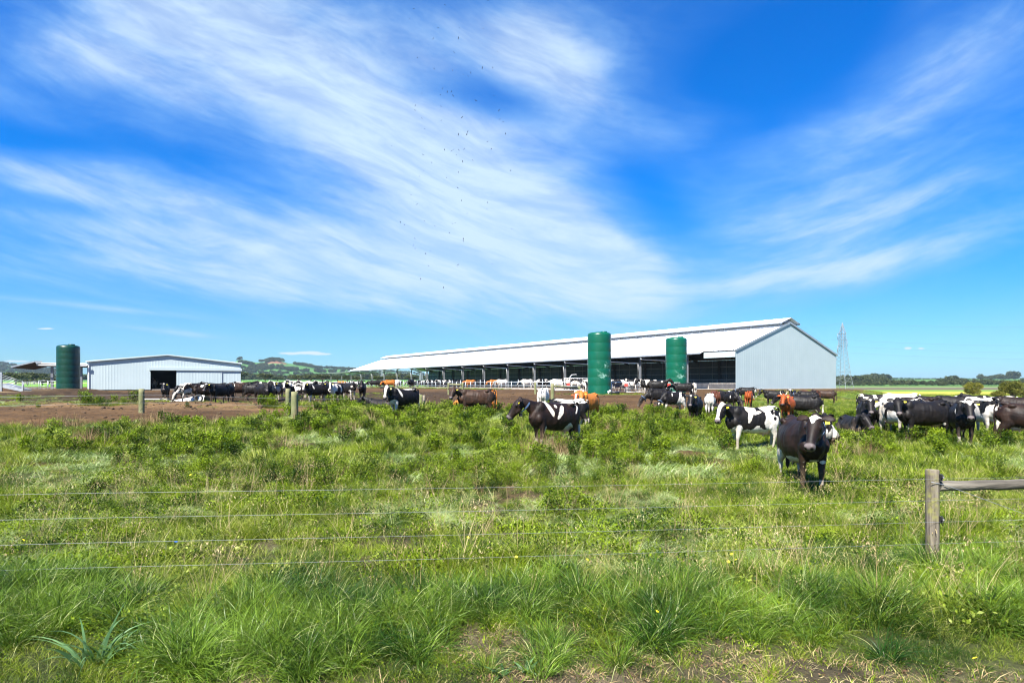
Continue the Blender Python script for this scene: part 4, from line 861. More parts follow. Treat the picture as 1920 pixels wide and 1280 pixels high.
cow(1803, 20.6, 278, 'fwd', [star, ('e', .52, 1.16, .035, .12, 20, -1), ('e', .6, .28, .1, .1, 0, -1)], 'blk', 'big black cow with a white forehead wedge and a white shoulder tick', ears=(1,), s=1.05)
cow(1840, 23.0, 118, 'low', [('noise', 22, .40, 1.7), ('e', -.85, .8, .2, .35, 0, 0), ('legs', .75), ('tail', 1.1), ('e', -.80, 1.18, .14, .16, 0, -1, -1), ('e', -.45, 1.38, .3, .12, 0, 0)], 'blk', 'black and white cow seen from behind with a white udder and cream legs', tagc=None, s=1.05)
cow(1936, 20.2, 0, 'low', UB, 'bb', 'dark brown cow with a pale belly cut off by the right edge', tagc=None, s=1.0, belly=1.1)
cow(1862, 31.0, 178, 'fwd', [('e', .25, 1.2, .05, .35, -25, 1), ('e', -.36, 1.05, .07, .4, 0, 1), ('e', -.62, 1.33, .3, .06, 0, 1), ('e', -.9, 1.1, .05, .3, 0, 0), ('tail', 1.3)], 'blk', 'black cow banded with white, second from the right edge behind the near cows', tagc=None, s=1.02)
cow(1905, 29.5, 182, 'low', [], 'bb', 'dark cow whose back shows at the right edge behind the pale-bellied cow', tagc=None)
cow(1820, 34.0, 175, 'low', HOL(2, .5), 'blk', 'black cow with white flecks far back, left of the banded cow', tagc=None)
# beside the barn pens
cow(1233, 60.5, 2, 'alert', [('legs', .38), ('udder',), ('e', .4, 1.3, .1, .05, 0, -1)], 'blk', 'black cow with white socks side on between the two tall tanks', ears=(-1,))
cow(1218, 63.5, 200, 'fwd', [('legs', .6), ('noise', 8, .6, 3)], 'blk', 'white-legged cow just behind the white-socked cow by the pens', tagc=None)
cow(1281, 60.5, 184, 'low', [], 'blk', 'black cow lowering its head in front of the right tank', tagc=None)
cow(1299, 62.0, 100, 'graze', RUMP(14), 'blk', 'white-rumped cow seen from behind at the right tank foot', tagc=None)
for i, (px_, y_, h_, p_, sd_) in enumerate(((1150, 71, 182, 'low', 41), (1163, 69, 20, 'graze', 42), (1176, 70, 265, 'fwd', 43), (1190, 71, 170, 'low', 44), (1203, 69, 240, 'fwd', 45), (1214, 71, 275, 'low', 46))):
    cow(px_, y_, h_, p_, HOL(sd_, .52), 'blk', ('speckled cow %s inside the mesh gate pen beside the tallest tank' % ('nearest the tank', 'second from the tank', 'third from the tank', 'fourth from the tank', 'fifth from the tank', 'last in the row')[i]), tagc=None)
for i, (px_, y_, h_, p_, sd_, lv) in enumerate(((1046, 82, 170, 'low', 51, .3), (1060, 79, 265, 'fwd', 52, .42), (1075, 77, 10, 'fwd', 53, .4), (1092, 76, 190, 'fwd', 54, .45), (1096, 66, 275, 'graze', 55, .45))):
    cow(px_, y_, h_, p_, HOL(sd_, lv), 'blk', ('mostly white cow at the near end of the feed rail', 'white-headed cow facing out of the tubular gate', 'pale flanked cow side on behind the tubular gate', 'speckled cow touching the tallest tank from behind', 'cow drooping its head beside the foot of the tallest tank')[i], tagc=None)
# left herd on the soil
LH = [(310, 52, 266, 'fwd', [sstar, ('legs', .3)], 'blk', 'lone black cow walking towards the camera left of the herd', 1),
 (353, 50.5, 226, 'graze', [('noise', 61, .55, 2.2), ('blaze', .08, .1), ('legs', .3), ('e', .5, 1.35, .35, .1, 0, 0)], 'blk', 'white-headed cow lowering its face to the soil at the left end of the herd', 0),
 (363, 54.5, 200, 'low', [('e', .5, 1.3, .3, .15, 0, 0)], 'blk', 'cow with a white neck behind the white-headed grazer', 0),
 (384, 50, 190, 'fwd', [('blaze', .06, .1), ('e', .2, 1.3, .16, .09, -30, 1)], 'bb', 'brown-black cow with a white face and shoulder flash, second from the left', 0),
 (406, 54, 160, 'fwd', [], 'blk', 'black cow back of the left pair in the herd', 0),
 (411, 45.5, 232, 'fwd', [('star', .06, .05, .05)], 'blk', 'closest black cow of the left herd, front legs straight, forehead dot', 1),
 (429, 50, 255, 'low', [], 'blk', 'black cow pressed against the closest one of the left herd', 0),
 (446, 52.5, 188, 'low', [('e', .3, 1.2, .03, .1, 0, 1)], 'brn', 'charcoal cow side on with a white shoulder nick in the left herd', 0),
 (456, 57, 10, 'fwd', [('e', -.3, 1.36, .3, .05, 0, 0)], 'blk', 'cow with a white back streak behind the charcoal cow', 0),
 (478, 51.5, 350, 'low', [], 'blk', 'large black cow side on facing right in the left herd', 0),
 (492, 50, 300, 'right2', [], 'blk', 'black cow with its head over the large side-on one', 0),
 (507, 46.5, 262, 'fwd', [], 'blk', 'all black cow head on, nearly at the front left of the slim post', 0),
 (520, 52, 250, 'left2', HOL(71, .62), 'blk', 'cow with white back specks just left of the slim post', 1),
 (533, 55, 200, 'fwd', HOL(72, .55), 'blk', 'cow with a white rump peering past the slim post', 0),
 (553, 52, 222, 'left2', [('blaze', .05, .1), ('noise', 73, .62, 3)], 'blk', 'cow whose white blaze shows over the stout post', 1),
 (573, 50.5, 330, 'low', HOL(74, .54, 3.5), 'blk', 'finely mottled cow right beside the stout post', 0),
 (586, 55, 190, 'fwd', HOL(75, .45), 'blk', 'pale mottled cow in the second row of the left herd', 0),
 (593, 48.5, 218, 'left2', [('blaze', .06, .12), ('e', .45, 1.2, .05, .2, -20, 1), ('legs', .55), ('udder',)], 'blk', 'black cow with a wide white blaze turned to the camera in the left herd', 1),
 (611, 50.5, 258, 'fwd', [], 'blk', 'plain black cow head on between two white-faced ones', 1),
 (617, 55.5, 200, 'fwd', HOL(77, .33), 'blk', 'mostly white cow in the second row near the herd right end', 0),
 (630, 49.5, 240, 'left2', [('blaze', .05, .1), ('noise', 79, .58, 3.2), ('legs', .3)], 'blk', 'mottled cow with a white blaze, third from the right end of the left herd', 1),
 (637, 54, 200, 'fwd', HOL(80, .36), 'blk', 'whitish cow behind the mottled blaze-faced one', 0),
 (655, 52.5, 296, 'fwd', [('star', .1, .12, .07), ('legs', .55), ('e', .6, .7, .3, .1, 0, 0), ('e', .75, 1.1, .1, .06, 0, 0)], 'blk', 'white-legged, white-faced cow second from the right of the left herd', 0),
 (679.5, 53, 266, 'alert', [], 'blk', 'all black cow head on, standing apart at the right end of the left herd', 0),
 (500, 57, 180, 'low', [('e', .5, 1.3, .1, .1, 0, 0)], 'blk', 'cow with a white crest far back over the large side-on one', 0),
 (565, 57.5, 180, 'fwd', HOL(81, .4), 'blk', 'white-backed cow far back behind the stout post', 0),
 (600, 58.5, 170, 'low', [], 'blk', 'dark cow far back in the middle of the left herd', 0)]
for px_, y_, h_, p_, ct, m_, lb, tg in LH: cow(px_, y_, h_, p_, ct, m_, lb, tagc='yellow' if tg else None, ears=(1,))
cow(290, 84, 262, 'fwd', HOL(90, .5), 'blk', 'black and white cow standing in the dark shed doorway', tagc=None)
# cows feeding along the rail
ORD = 'first second third fourth fifth sixth seventh eighth ninth tenth eleventh twelfth thirteenth fourteenth fifteenth sixteenth seventeenth eighteenth nineteenth twentieth twenty-first twenty-second twenty-third twenty-fourth twenty-fifth twenty-sixth twenty-seventh twenty-eighth twenty-ninth thirtieth'.split()
rn = random.Random(12); kinds = [(HOL(91, .56), 'blk', 'spotted'), ([], 'blk', 'black'), (HOL(92, .50), 'blk', 'patchy'), ([], 'blk', 'black'), ([('blaze', .05, .1), ('e', .5, 1.2, .15, .3, 0, 0)], 'blk', 'white-shouldered'), ([], 'jer', 'fawn'), (HOL(93, .56), 'blk', 'speckled')]
for i in range(30):
    t_ = 12 + i * 3.25 + rn.uniform(-.5, .5); x_, y_ = fr(t_, -17.6 + rn.uniform(0, .35)); kd = kinds[(i * 3 + (i // 4)) % 7]; side = rn.random() < .3
    if side: x_, y_ = fr(t_, -15.6)
    if kd[1] == 'jer' and i % 2: kd = ([], 'brn', 'dark brown')
    cow(960 + F * x_ / y_, y_, (R(0) or 0) + math.degrees(BANG) + (180 if not side else 90 + rn.choice((0, 180))), rn.choice(('low', 'low', 'fwd', 'graze')), kd[0], kd[1], f'{kd[2]} cow, {ORD[i]} from the right along the feed rail', tagc=None, group='cows along the feed rail', world=True)
for i, (px_, y_, h_, k_) in enumerate(((640, 150, 0, 5), (668, 150, 180, 5), (703, 112, 180, 1), (722, 105, 10, 3), (731, 104, 190, 5), (745, 100, 100, 2), (771, 92, 250, 1))):
    cow(px_, y_, h_, 'low', kinds[k_][0], kinds[k_][1], f'{kinds[k_][2]} cow far off, {ORD[i]} from the left between the herd and the feed rail', tagc=None)
# ------------------------------------------------------------------ birds
BIRDS = []
for (ox, oy), L in (((720, 0), [(770,65),(375,115),(322,242),(683,355),(952,355),(1252,362),(622,490),(940,483),(883,660),(422,730),(1617,583),(1436,655),(632,867),(867,890),(1242,860),(1375,855),(1002,943),(1095,922),(1062,963),(743,1117),(800,1162),(852,1157),(712,1198),(872,1210),(477,1180),(1392,1215),(1160,1272),(1305,5)]),
                    ((720, 180), [(397,122),(393,182),(720,132),(477,281),(726,310),(986,271),(1452,182),(1465,295),(1503,326),(515,416),(940,486),(1058,453),(1045,486),(1535,478),(1307,578),(97,632),(764,679),(852,696),(878,678),(946,684),(1013,670),(1356,671),(1720,668),(494,741),(915,744),(603,843),(993,828),(1120,813),(499,944),(451,1013),(938,964),(790,1031),(1600,942),(930,1160),(341,1251)]),
                    ((720, 370), [(416,88),(979,40),(1307,65),(1301,150),(1052,204),(206,312),(258,347),(511,301),(641,363),(864,331),(899,322),(826,449),(390,520),(1001,524),(1000,550),(370,608),(393,646),(585,680),(526,711),(562,864),(937,850),(922,875),(1366,838),(451,997),(464,1030),(752,1139),(1615,398)])):
    BIRDS += [(ox + a / 6.736, oy + b_ / 6.736) for a, b_ in L]
rn = random.Random(77); bm_ = MB()
loftring([(-.22, 0, 0), (-.15, 0, 0), (0, 0, .01), (.14, 0, .02), (.22, 0, .01)], [.03, .05, .065, .045, .01], [.01, .04, .06, .045, .01], 8, mb=bm_)
for s in (-1, 1): bm_.add([(.08, s * .04, .02), (.12, s * .28, .09), (-.02, s * .56, .04), (-.06, s * .28, .07), (-.09, s * .04, .02)] + [(.08, s * .04, .0), (.12, s * .28, .07), (-.02, s * .56, .03), (-.06, s * .28, .05), (-.09, s * .04, .0)], [(0, 1, 2, 3, 4), (9, 8, 7, 6, 5), (0, 5, 6, 1), (1, 6, 7, 2), (2, 7, 8, 3), (3, 8, 9, 4)])
bmat = mat('bird_plumage', (.02, .025, .045), .8)[0]; b0 = None
for i, (px_, py_) in enumerate(BIRDS):
    Y = rn.uniform(110, 165)
    if b0 is None: b0 = bm_.build('bird', bmat); tag(b0, 'tiny dark bird of the flock wheeling high over the barn', 'bird', 'flock of birds over the barn'); o = b0
    else: o = b0.copy(); col.objects.link(o)
    o.location = (wx(px_, Y), Y, CAMH + (HZ - py_) / F * Y); o.rotation_euler = (rn.uniform(-1.2, 1.2), rn.uniform(-.3, .3), rn.uniform(0, 6.28)); s_ = rn.uniform(.8, 1.35) * Y / 260; o.scale = (s_,) * 3
# ------------------------------------------------------------------ pylons and lines
def pylon(px, Y, H, label, rz=.55, thick=.115, base_z=None, wires=True):
    x = wx(px, Y); z = gz(x, Y) if base_z is None else base_z; T = empty('power_pylon', (x, Y, z), rz, label=label, cat='pylon')
    def hwid(h):
        f_ = h / H
        return np.interp(f_, [0, .20, .66, .84, 1.0], [3.4, 2.5, 1.15, 1.0, .06]) * H / 30
    mb = MB(); lv = [0, .10, .20, .27, .34, .40, .46, .52, .57, .62, .66, .70, .745, .79, .84, .90, .95, 1.0]
    for a_, b_ in zip(lv[:-1], lv[1:]):
        z0, z1 = a_ * H, b_ * H; h0, h1 = hwid(z0), hwid(z1); C0 = [(h0, h0, z0), (-h0, h0, z0), (-h0, -h0, z0), (h0, -h0, z0)]; C1 = [(h1, h1, z1), (-h1, h1, z1), (-h1, -h1, z1), (h1, -h1, z1)]
        for k in range(4):
            mb.bar(C0[k], C1[k], thick * 1.2); mb.bar(C0[k], C1[(k + 1) % 4], thick * .6); mb.bar(C0[(k + 1) % 4], C1[k], thick * .6)
            if a_ > 0 and (b_ > .66 or a_ in (.2,)): mb.bar(C1[k], C1[(k + 1) % 4], thick * .6)
    mb.build('tower', M['pylon'], T)
    arms = [(.835, -1), (.745, 1), (.655, -1)]; ends = []
    for f_, sd in arms:
        w = hwid(f_ * H); L_ = 3.4 * H / 30; mb = MB(); e = (sd * (w + L_ * .8), 0, f_ * H)
        mb.bar((-sd * w, -w, f_ * H), e, thick).bar((-sd * w, w, f_ * H), e, thick).bar((sd * w, 0, (f_ + .05) * H), e, thick * .7); a2 = mb.build('cross_arm', M['pylon'], T)
        MB().tube([e, (e[0], 0, e[2] - 2.6 * H / 30)], .09, 6).build('insulator', M['pylon'], a2); ends.append((e[0], 0, e[2] - 2.6 * H / 30))
    return T, ends
T, ends = pylon(1579.5, 276, 30.2, 'tall steel lattice power pylon standing right of the barn gable')
bpy.context.view_layer.update()
wmat = mat('power_line', (.10, .13, .18), .5)[0]
for i, e in enumerate(ends + [(0, 0, 30.1)]):
    for sd, tgt in ((1, (330, 190)), (-1, (-60, 560))):
        p0_ = Vector((T.location.x, 276, T.location.z)) + Matrix.Rotation(.55, 3, 'Z') @ Vector(e); p1_ = Vector((tgt[0], tgt[1], p0_.z + (1 if sd < 0 else 0))); n = 24
        pts = [p0_.lerp(p1_, k / n) - Vector((0, 0, 5.0 * 4 * (k / n) * (1 - k / n))) for k in range(n + 1)]
        o = MB().tube(pts, .022, 5).build('power_line', wmat); tag(o, ('upper left', 'right-hand', 'lower left', 'top earth')[i] + ' conductor running ' + ('right' if sd > 0 else 'left') + ' from the tall pylon', 'power line')
pylon(789.5, 640, 16, 'faint small pylon seen through the barn posts, right one', thick=.28); pylon(716, 800, 17, 'faint small pylon seen through the barn posts, left one', thick=.3)
# ------------------------------------------------------------------ vegetation
def leafmat(name, c0, c1, rough=.55, trans=.35, tip=None, dryc=None):
    m, N, b = mat(name, c0, rough, spec=.18); out = m.node_tree.nodes['Material Output']
    oi = N.node('ShaderNodeObjectInfo').outputs['Random']; ta = N.node('ShaderNodeAttribute', attribute_name='tint').outputs['Fac']; pos = N.node('ShaderNodeNewGeometry').outputs['Position']
    big = N.noise(pos, .75, 5, .65); f = N.m('ADD', N.m('MULTIPLY', N.m('SUBTRACT', oi, .5), .45), N.m('ADD', N.m('MULTIPLY', N.m('SUBTRACT', ta, .5), .55), N.m('ADD', N.m('MULTIPLY', N.m('SUBTRACT', big, .5), 2.2), .5)))
    c = N.mix(N.sstep(f, .05, .95), c0, c1)
    if dryc: c = N.mix(N.m('MULTIPLY', N.sstep(N.m('ADD', N.noise(pos, .42, 5, .7), N.m('MULTIPLY', N.m('SUBTRACT', oi, .5), .3)), .56, .74), .6), c, dryc)
    if tip: c = N.mix(N.m('MULTIPLY', N.sstep(ta, .80, .98), .85), c, tip)
    N.l.new(c, b.inputs['Base Color'])
    tr = N.node('ShaderNodeBsdfTranslucent'); N.l.new(N.mix(1.0, c, (1.25, 1.35, .55), 'MULTIPLY'), tr.inputs[0])
    mx = N.node('ShaderNodeMixShader'); mx.inputs[0].default_value = trans; N.l.new(b.outputs[0], mx.inputs[1]); N.l.new(tr.outputs[0], mx.inputs[2]); N.l.new(mx.outputs[0], out.inputs[0]); return m
LM = {'grass': leafmat('grass_blade', (.018, .048, .003), (.215, .285, .009), .5, .16, (.48, .44, .18), (.33, .34, .08)),
      'dkgrass': leafmat('tussock_blade', (.014, .048, .005), (.160, .255, .026), .36, .2, (.48, .50, .22)),
      'pale': leafmat('flattened_blade', (.14, .21, .04), (.36, .44, .20), .3, .2, (.55, .50, .30)),
      'weed': leafmat('weed_leaf', (.013, .040, .002), (.185, .26, .010), .5, .2, None, (.34, .36, .10)),
      'dry': leafmat('dry_stalk', (.26, .19, .09), (.42, .34, .18), .8, .1),
      'brown': leafmat('brown_seed_stalk', (.10, .055, .03), (.20, .13, .07), .8, .1),
      'blade_blue': leafmat('broad_blue_blade', (.05, .11, .04), (.14, .25, .10), .4, .2)}
def blades(n, h0, h1, w, spread, lean, seed, curl=.5, seg=4, tilt=0.0, dirn=None):
    rs = np.random.RandomState(seed); V = []; Fq = []; tint = []
    for i in range(n):
        r_ = spread * math.sqrt(rs.rand()); an = rs.rand() * 2 * math.pi; bx, by = r_ * math.cos(an), r_ * math.sin(an)
        h = rs.uniform(h0, h1); az = (an + rs.normal() * .9) if dirn is None else dirn + rs.normal() * .55; ln = lean * rs.uniform(.25, 1.3) + tilt; wd = w * rs.uniform(.65, 1.25)
        fx, fy = math.cos(az), math.sin(az); fa = rs.rand() * math.pi; sx, sy = math.cos(fa), math.sin(fa); x, y, z = bx, by, -.02; ang = ln * .35; st = h / seg; o = len(V); tn = rs.rand()
        for k in range(seg + 1):
            ww = wd * (1 - (k / seg) ** 1.6) * (.75 + .25 * min(k, 1)) + .0004
            V += [(x - sx * ww / 2, y - sy * ww / 2, z), (x + sx * ww / 2, y + sy * ww / 2, z)]; tint += [tn * .8 if tn < .93 else .95] * 2
            ang = min(ang + (ln + curl * rs.uniform(.2, 1)) / seg, 2.0); x += math.sin(ang) * fx * st; y += math.sin(ang) * fy * st; z += math.cos(ang) * st; z = max(z, .005)
        Fq += [(o + 2 * k, o + 2 * k + 1, o + 2 * k + 3, o + 2 * k + 2) for k in range(seg)]
    return np.array(V), np.array(Fq), np.array(tint)
def leaves_on(n, lw, ll, seed, gen):
    rs = np.random.RandomState(seed); V = []; Fq = []; tint = []
    for i in range(n):
        p, out = gen(rs); p = np.array(p); out = np.array(out) / (np.linalg.norm(out) + 1e-6); out = out + rs.normal(size=3) * .45; out /= np.linalg.norm(out)
        sd = np.cross(out, rs.normal(size=3)); sd /= np.linalg.norm(sd) + 1e-6; l_ = ll * rs.uniform(.6, 1.3); w_ = lw * rs.uniform(.6, 1.3); up = np.cross(sd, out) * w_ * .25; o = len(V)
        V += [p, p + out * l_ * .5 + sd * w_ / 2 + up, p + out * l_, p + out * l_ * .5 - sd * w_ / 2 + up]; Fq.append((o, o + 1, o + 2, o + 3)); tint += [rs.rand()] * 4
    return np.array(V), np.array(Fq), np.array(tint)
def proto(name, parts):
    Vs, Fs, Ts, Ms, o = [], [], [], [], 0; mats = []
    for (V, Fq, t), m in parts:
        Vs.append(V); Fs.append(Fq + o); Ts.append(t); o += len(V)
        if m not in mats: mats.append(m)
        Ms += [mats.index(m)] * len(Fq)
    me = np_mesh(name, np.concatenate(Vs), np.concatenate(Fs), True); at_ = me.attributes.new('tint', 'FLOAT', 'POINT'); at_.data.foreach_set('value', np.concatenate(Ts).astype(np.float32))
    for m in mats: me.materials.append(LM[m])
    me.polygons.foreach_set('material_index', np.array(Ms, dtype=np.int32)); return bpy.data.objects.new(name, me)
def stalk(n, h0, h1, r, spread, lean, seed): return blades(n, h0, h1, r, spread, lean, seed, .15, 4)
def weedplant(seed, h, wd, nl, ls=.027):
    rs0 = np.random.RandomState(seed); stems = [(rs0.uniform(-wd, wd), rs0.uniform(-wd, wd), rs0.uniform(.65, 1) * h) for _ in range(9)]
    def g(rs):
        sx, sy, sh = stems[rs.randint(len(stems))]; t = rs.rand() ** .6; z = t * sh; r_ = .035 + .05 * (1 - t); an = rs.rand() * 6.28
        return (sx * (.3 + .7 * t) + r_ * math.cos(an), sy * (.3 + .7 * t) + r_ * math.sin(an), z), (math.cos(an), math.sin(an), rs.uniform(-.1, .8))
    st = blades(14, h * .6, h * .98, .007, wd * .6, .3, seed, .15, 3)
    return [(leaves_on(nl, ls * .55, ls * 1.35, seed, g), 'weed'), (st, 'brown')]
def scatter(name, X, Y, protos, idx, scl, tilt=.12, seed=0, zoff=0.0, kind='stuff', label=None, cat=None):
    rs = np.random.RandomState(seed); n = len(X); me = bpy.data.meshes.new(name); me.vertices.add(n); me.vertices.foreach_set('co', np.stack([X, Y, ground(X, Y) + zoff], 1).astype(np.float32).ravel())
    a1 = me.attributes.new('rot', 'FLOAT_VECTOR', 'POINT'); a1.data.foreach_set('vector', np.stack([rs.normal(size=n) * tilt, rs.normal(size=n) * tilt, rs.rand(n) * 6.283], 1).astype(np.float32).ravel())
    a2 = me.attributes.new('scl', 'FLOAT', 'POINT'); a2.data.foreach_set('value', np.asarray(scl, np.float32)); a3 = me.attributes.new('pick', 'INT', 'POINT'); a3.data.foreach_set('value', np.asarray(idx, np.int32))
    o = bpy.data.objects.new(name, me); col.objects.link(o); tag(o, label, cat, None, kind)
    ng = bpy.data.node_groups.new(name, 'GeometryNodeTree'); ng.interface.new_socket('Geometry', in_out='INPUT', socket_type='NodeSocketGeometry'); ng.interface.new_socket('Geometry', in_out='OUTPUT', socket_type='NodeSocketGeometry')
    gi = ng.nodes.new('NodeGroupInput'); gout = ng.nodes.new('NodeGroupOutput'); ip = ng.nodes.new('GeometryNodeInstanceOnPoints'); ip.inputs['Pick Instance'].default_value = True
    gg = ng.nodes.new('GeometryNodeGeometryToInstance')
    for p in protos[::-1]:
        oi = ng.nodes.new('GeometryNodeObjectInfo'); oi.inputs['Object'].default_value = p; oi.inputs['As Instance'].default_value = True; ng.links.new(oi.outputs['Geometry'], gg.inputs[0]) if False else None
        p['_n'] = oi.name
    jn = ng.nodes.new('GeometryNodeJoinGeometry')
    for p in protos[::-1]: ng.links.new(ng.nodes[p['_n']].outputs['Geometry'], jn.inputs[0])
    ng.links.new(gi.outputs[0], ip.inputs['Points']); ng.links.new(jn.outputs[0], ip.inputs['Instance'])
    def na(nm, ty):
        nd = ng.nodes.new('GeometryNodeInputNamedAttribute'); nd.data_type = ty; nd.inputs[0].default_value = nm; return nd.outputs[0]
    ng.links.new(na('pick', 'INT'), ip.inputs['Instance Index']); ng.links.new(na('scl', 'FLOAT'), ip.inputs['Scale'])
    e2r = ng.nodes.new('FunctionNodeEulerToRotation'); ng.links.new(na('rot', 'FLOAT_VECTOR'), e2r.inputs[0]); ng.links.new(e2r.outputs[0], ip.inputs['Rotation'])
    ng.links.new(ip.outputs[0], gout.inputs[0]); md = o.modifiers.new('scatter', 'NODES'); md.node_group = ng; return o
def rand_pts(n, y0, y1, seed, amax=.92):
    rs = np.random.RandomState(seed); Y = np.sqrt(rs.rand(n) * (y1 ** 2 - y0 ** 2) + y0 ** 2); X = rs.uniform(-1, 1, n) * (amax * Y + .6); return X, Y, rs
# prototypes
G = [proto('tuft_%d' % i, [(blades(46, .09, .30, .0046, .10, .95, 10 + i, .8), 'grass')]) for i in range(5)]
FL = [proto('flat_%d' % i, [(blades(44, .16, .34, .0045, .13, 1.2, 30 + i, .7, 4, .5, i * 1.3), 'pale' if i % 2 else 'grass')]) for i in range(4)]
TU = [proto('tussock_%d' % i, [(blades(120, .22, .50, .0072, .10, 1.15, 50 + i, 1.1, 6), 'dkgrass')]) for i in range(4)]
WE = [proto('weed_%d' % i, weedplant(70 + i, .34 + .05 * i, .15, 620)) for i in range(4)]
DR = [proto('dry_%d' % i, [(stalk(16, .3, .6, .006, .08, .35, 90 + i), 'dry' if i < 2 else 'brown')]) for i in range(4)]
# far, coarser versions
GF = [proto('sward_%d' % i, [(blades(90, .12, .36, .011, .34, .75, 110 + i, .6, 3), 'grass')]) for i in range(4)]
WF = [proto('far_weed_%d' % i, weedplant(130 + i, .52, .22, 560, .052)) for i in range(3)]
def weediness(X, Y):
    a = X / np.maximum(Y, 1); m_ = ss(fbm(X * .30, Y * .22, 101), .40, .58)
    z = ss(Y, 9.5, 13) * (1 - ss(a, .18, .34) * .85) * ss(a, -.72, -.42); z = np.maximum(z, ss(Y, 16, 19) * ss(a, -.95, -.6) * .8)
    z = z * (1 - ss(Y, 39, 42))
    z = np.maximum(z, .9 * np.exp(-(((X - .9) / 1.6) ** 2 + ((Y - 10.5) / 1.3) ** 2)))
    return np.clip(z * (.14 + .86 * m_), 0, 1)
def near_row(X, Y): return np.maximum(np.exp(-((Y - 5.5 - .18 * np.sin(X * .9)) / .52) ** 2), .75 * ss(-X, -1.2, .6) * ss(Y, 4.2, 4.5) * (1 - ss(Y, 5.4, 6)))
LFY = [proto('leafy_%d' % i, [(leaves_on(70, .022, .034, 400 + i, lambda r: ((r.normal() * .07, r.normal() * .07, .02 + .12 * r.rand()), (r.normal(), r.normal(), .9))), 'weed')]) for i in range(3)]
SH = [proto('seed_%d' % i, [(blades(9, .3, .55, .004, .07, .4, 420 + i, .25, 5), 'dry'), (leaves_on(26, .008, .03, 430 + i, lambda r: ((r.normal() * .07, r.normal() * .07, .33 + .12 * r.rand()), (r.normal() * .3, r.normal() * .3, 1))), 'dry'), (blades(20, .1, .3, .005, .08, .9, 440 + i, .7), 'grass')]) for i in range(2)]
# foreground grass
X, Y, rs = rand_pts(52000, 3.4, 13, 1); g = grassness(X, Y); wd_ = weediness(X, Y); k = rs.rand(len(X)) < g * np.where(Y < 13, 1, 1) * (1 - .25 * wd_) * np.interp(Y, [3.4, 6, 13], [.85, .75, .60]) * (.45 + .55 * ss(fbm(X * 1.4, Y * 1.4, 145), .35, .5)); X, Y = X[k], Y[k]
pt = fbm(X * .55, Y * .75, 131); flat = (pt > .53) & (Y > 6.6); rs = np.random.RandomState(2); ix = np.where(flat, 5 + rs.randint(0, 4, len(X)), rs.randint(0, 5, len(X))); ix = np.where((rs.rand(len(X)) < .06) & ~flat & (Y > 7), 5 + rs.randint(0, 4, len(X)), ix)
rz_ = rs.rand(len(X)); lf = ss(fbm(X * .9, Y * .9, 147), .50, .62) * ss(Y, 5.6, 7.2); ix = np.where(rz_ < .05 + .25 * lf, 9 + rs.randint(0, 3, len(X)), ix); ix = np.where((rz_ > .975) & (Y > 5.5), 12 + rs.randint(0, 2, len(X)), ix)
sc = rs.uniform(.6, 1.15, len(X)) * np.where(Y < 5.0, .55, 1) * (.35 + 1.3 * fbm(X * 1.1, Y * 1.1, 141)); scatter('grass', X, Y, G + FL + LFY + SH, ix, sc, .16, 3, label='bright green pasture grass across the foreground', cat='grass')
X, Y, rs = rand_pts(7600, 4.15, 7.2, 5); k = rs.rand(len(X)) < near_row(X, Y) * np.clip(.30 + 2.4 * (fbm(X * 1.3, Y * 1.3, 151) - .42), 0, 1); X, Y = X[k], Y[k]; rs = np.random.RandomState(6)
X2, Y2, rs2 = rand_pts(700, 6.5, 22, 7); k2 = rs2.rand(len(X2)) < .35 * ss(fbm(X2 * .5, Y2 * .5, 161), .45, .6) * grassness(X2, Y2); X = np.concatenate([X, X2[k2], rs.uniform(2.4, 6.2, 60)]); Y = np.concatenate([Y, Y2[k2], rs.uniform(6.2, 7.4, 60)])
X = np.concatenate([X, PX + rs.normal(size=26) * .35]); Y = np.concatenate([Y, 6.85 + rs.normal(size=26) * .3])
scatter('tussock_grass', X, Y, TU, rs.randint(0, 4, len(X)), rs.uniform(.5, 1.05, len(X)), .2, 8, label='dark fine-bladed grass tussocks in a belt below the fence', cat='grass')
# dry litter on the worn verge
X, Y, rs = rand_pts(2400, 3.5, 5.2, 9); k = rs.rand(len(X)) < (1 - grassness(X, Y)) * .8; X, Y = X[k], Y[k]; rs = np.random.RandomState(10)
LT = [proto('litter_%d' % i, [(blades(14, .05, .14, .005, .09, 1.5, 170 + i, .5, 3, 1.1), 'dry'), (blades(8, .03, .08, .006, .08, 1.2, 180 + i, .5, 3), 'grass'), (leaves_on(4, .014, .035, 190 + i, lambda r: ((r.uniform(-.1, .1), r.uniform(-.1, .1), .01), (r.normal(), r.normal(), .05))), 'brown')]) for i in range(3)]
scatter('dry_litter', X, Y, LT, rs.randint(0, 3, len(X)), rs.uniform(.6, 1.3, len(X)), .2, 11, label='dry stems and dead leaves on the worn verge at the bottom', cat='litter')
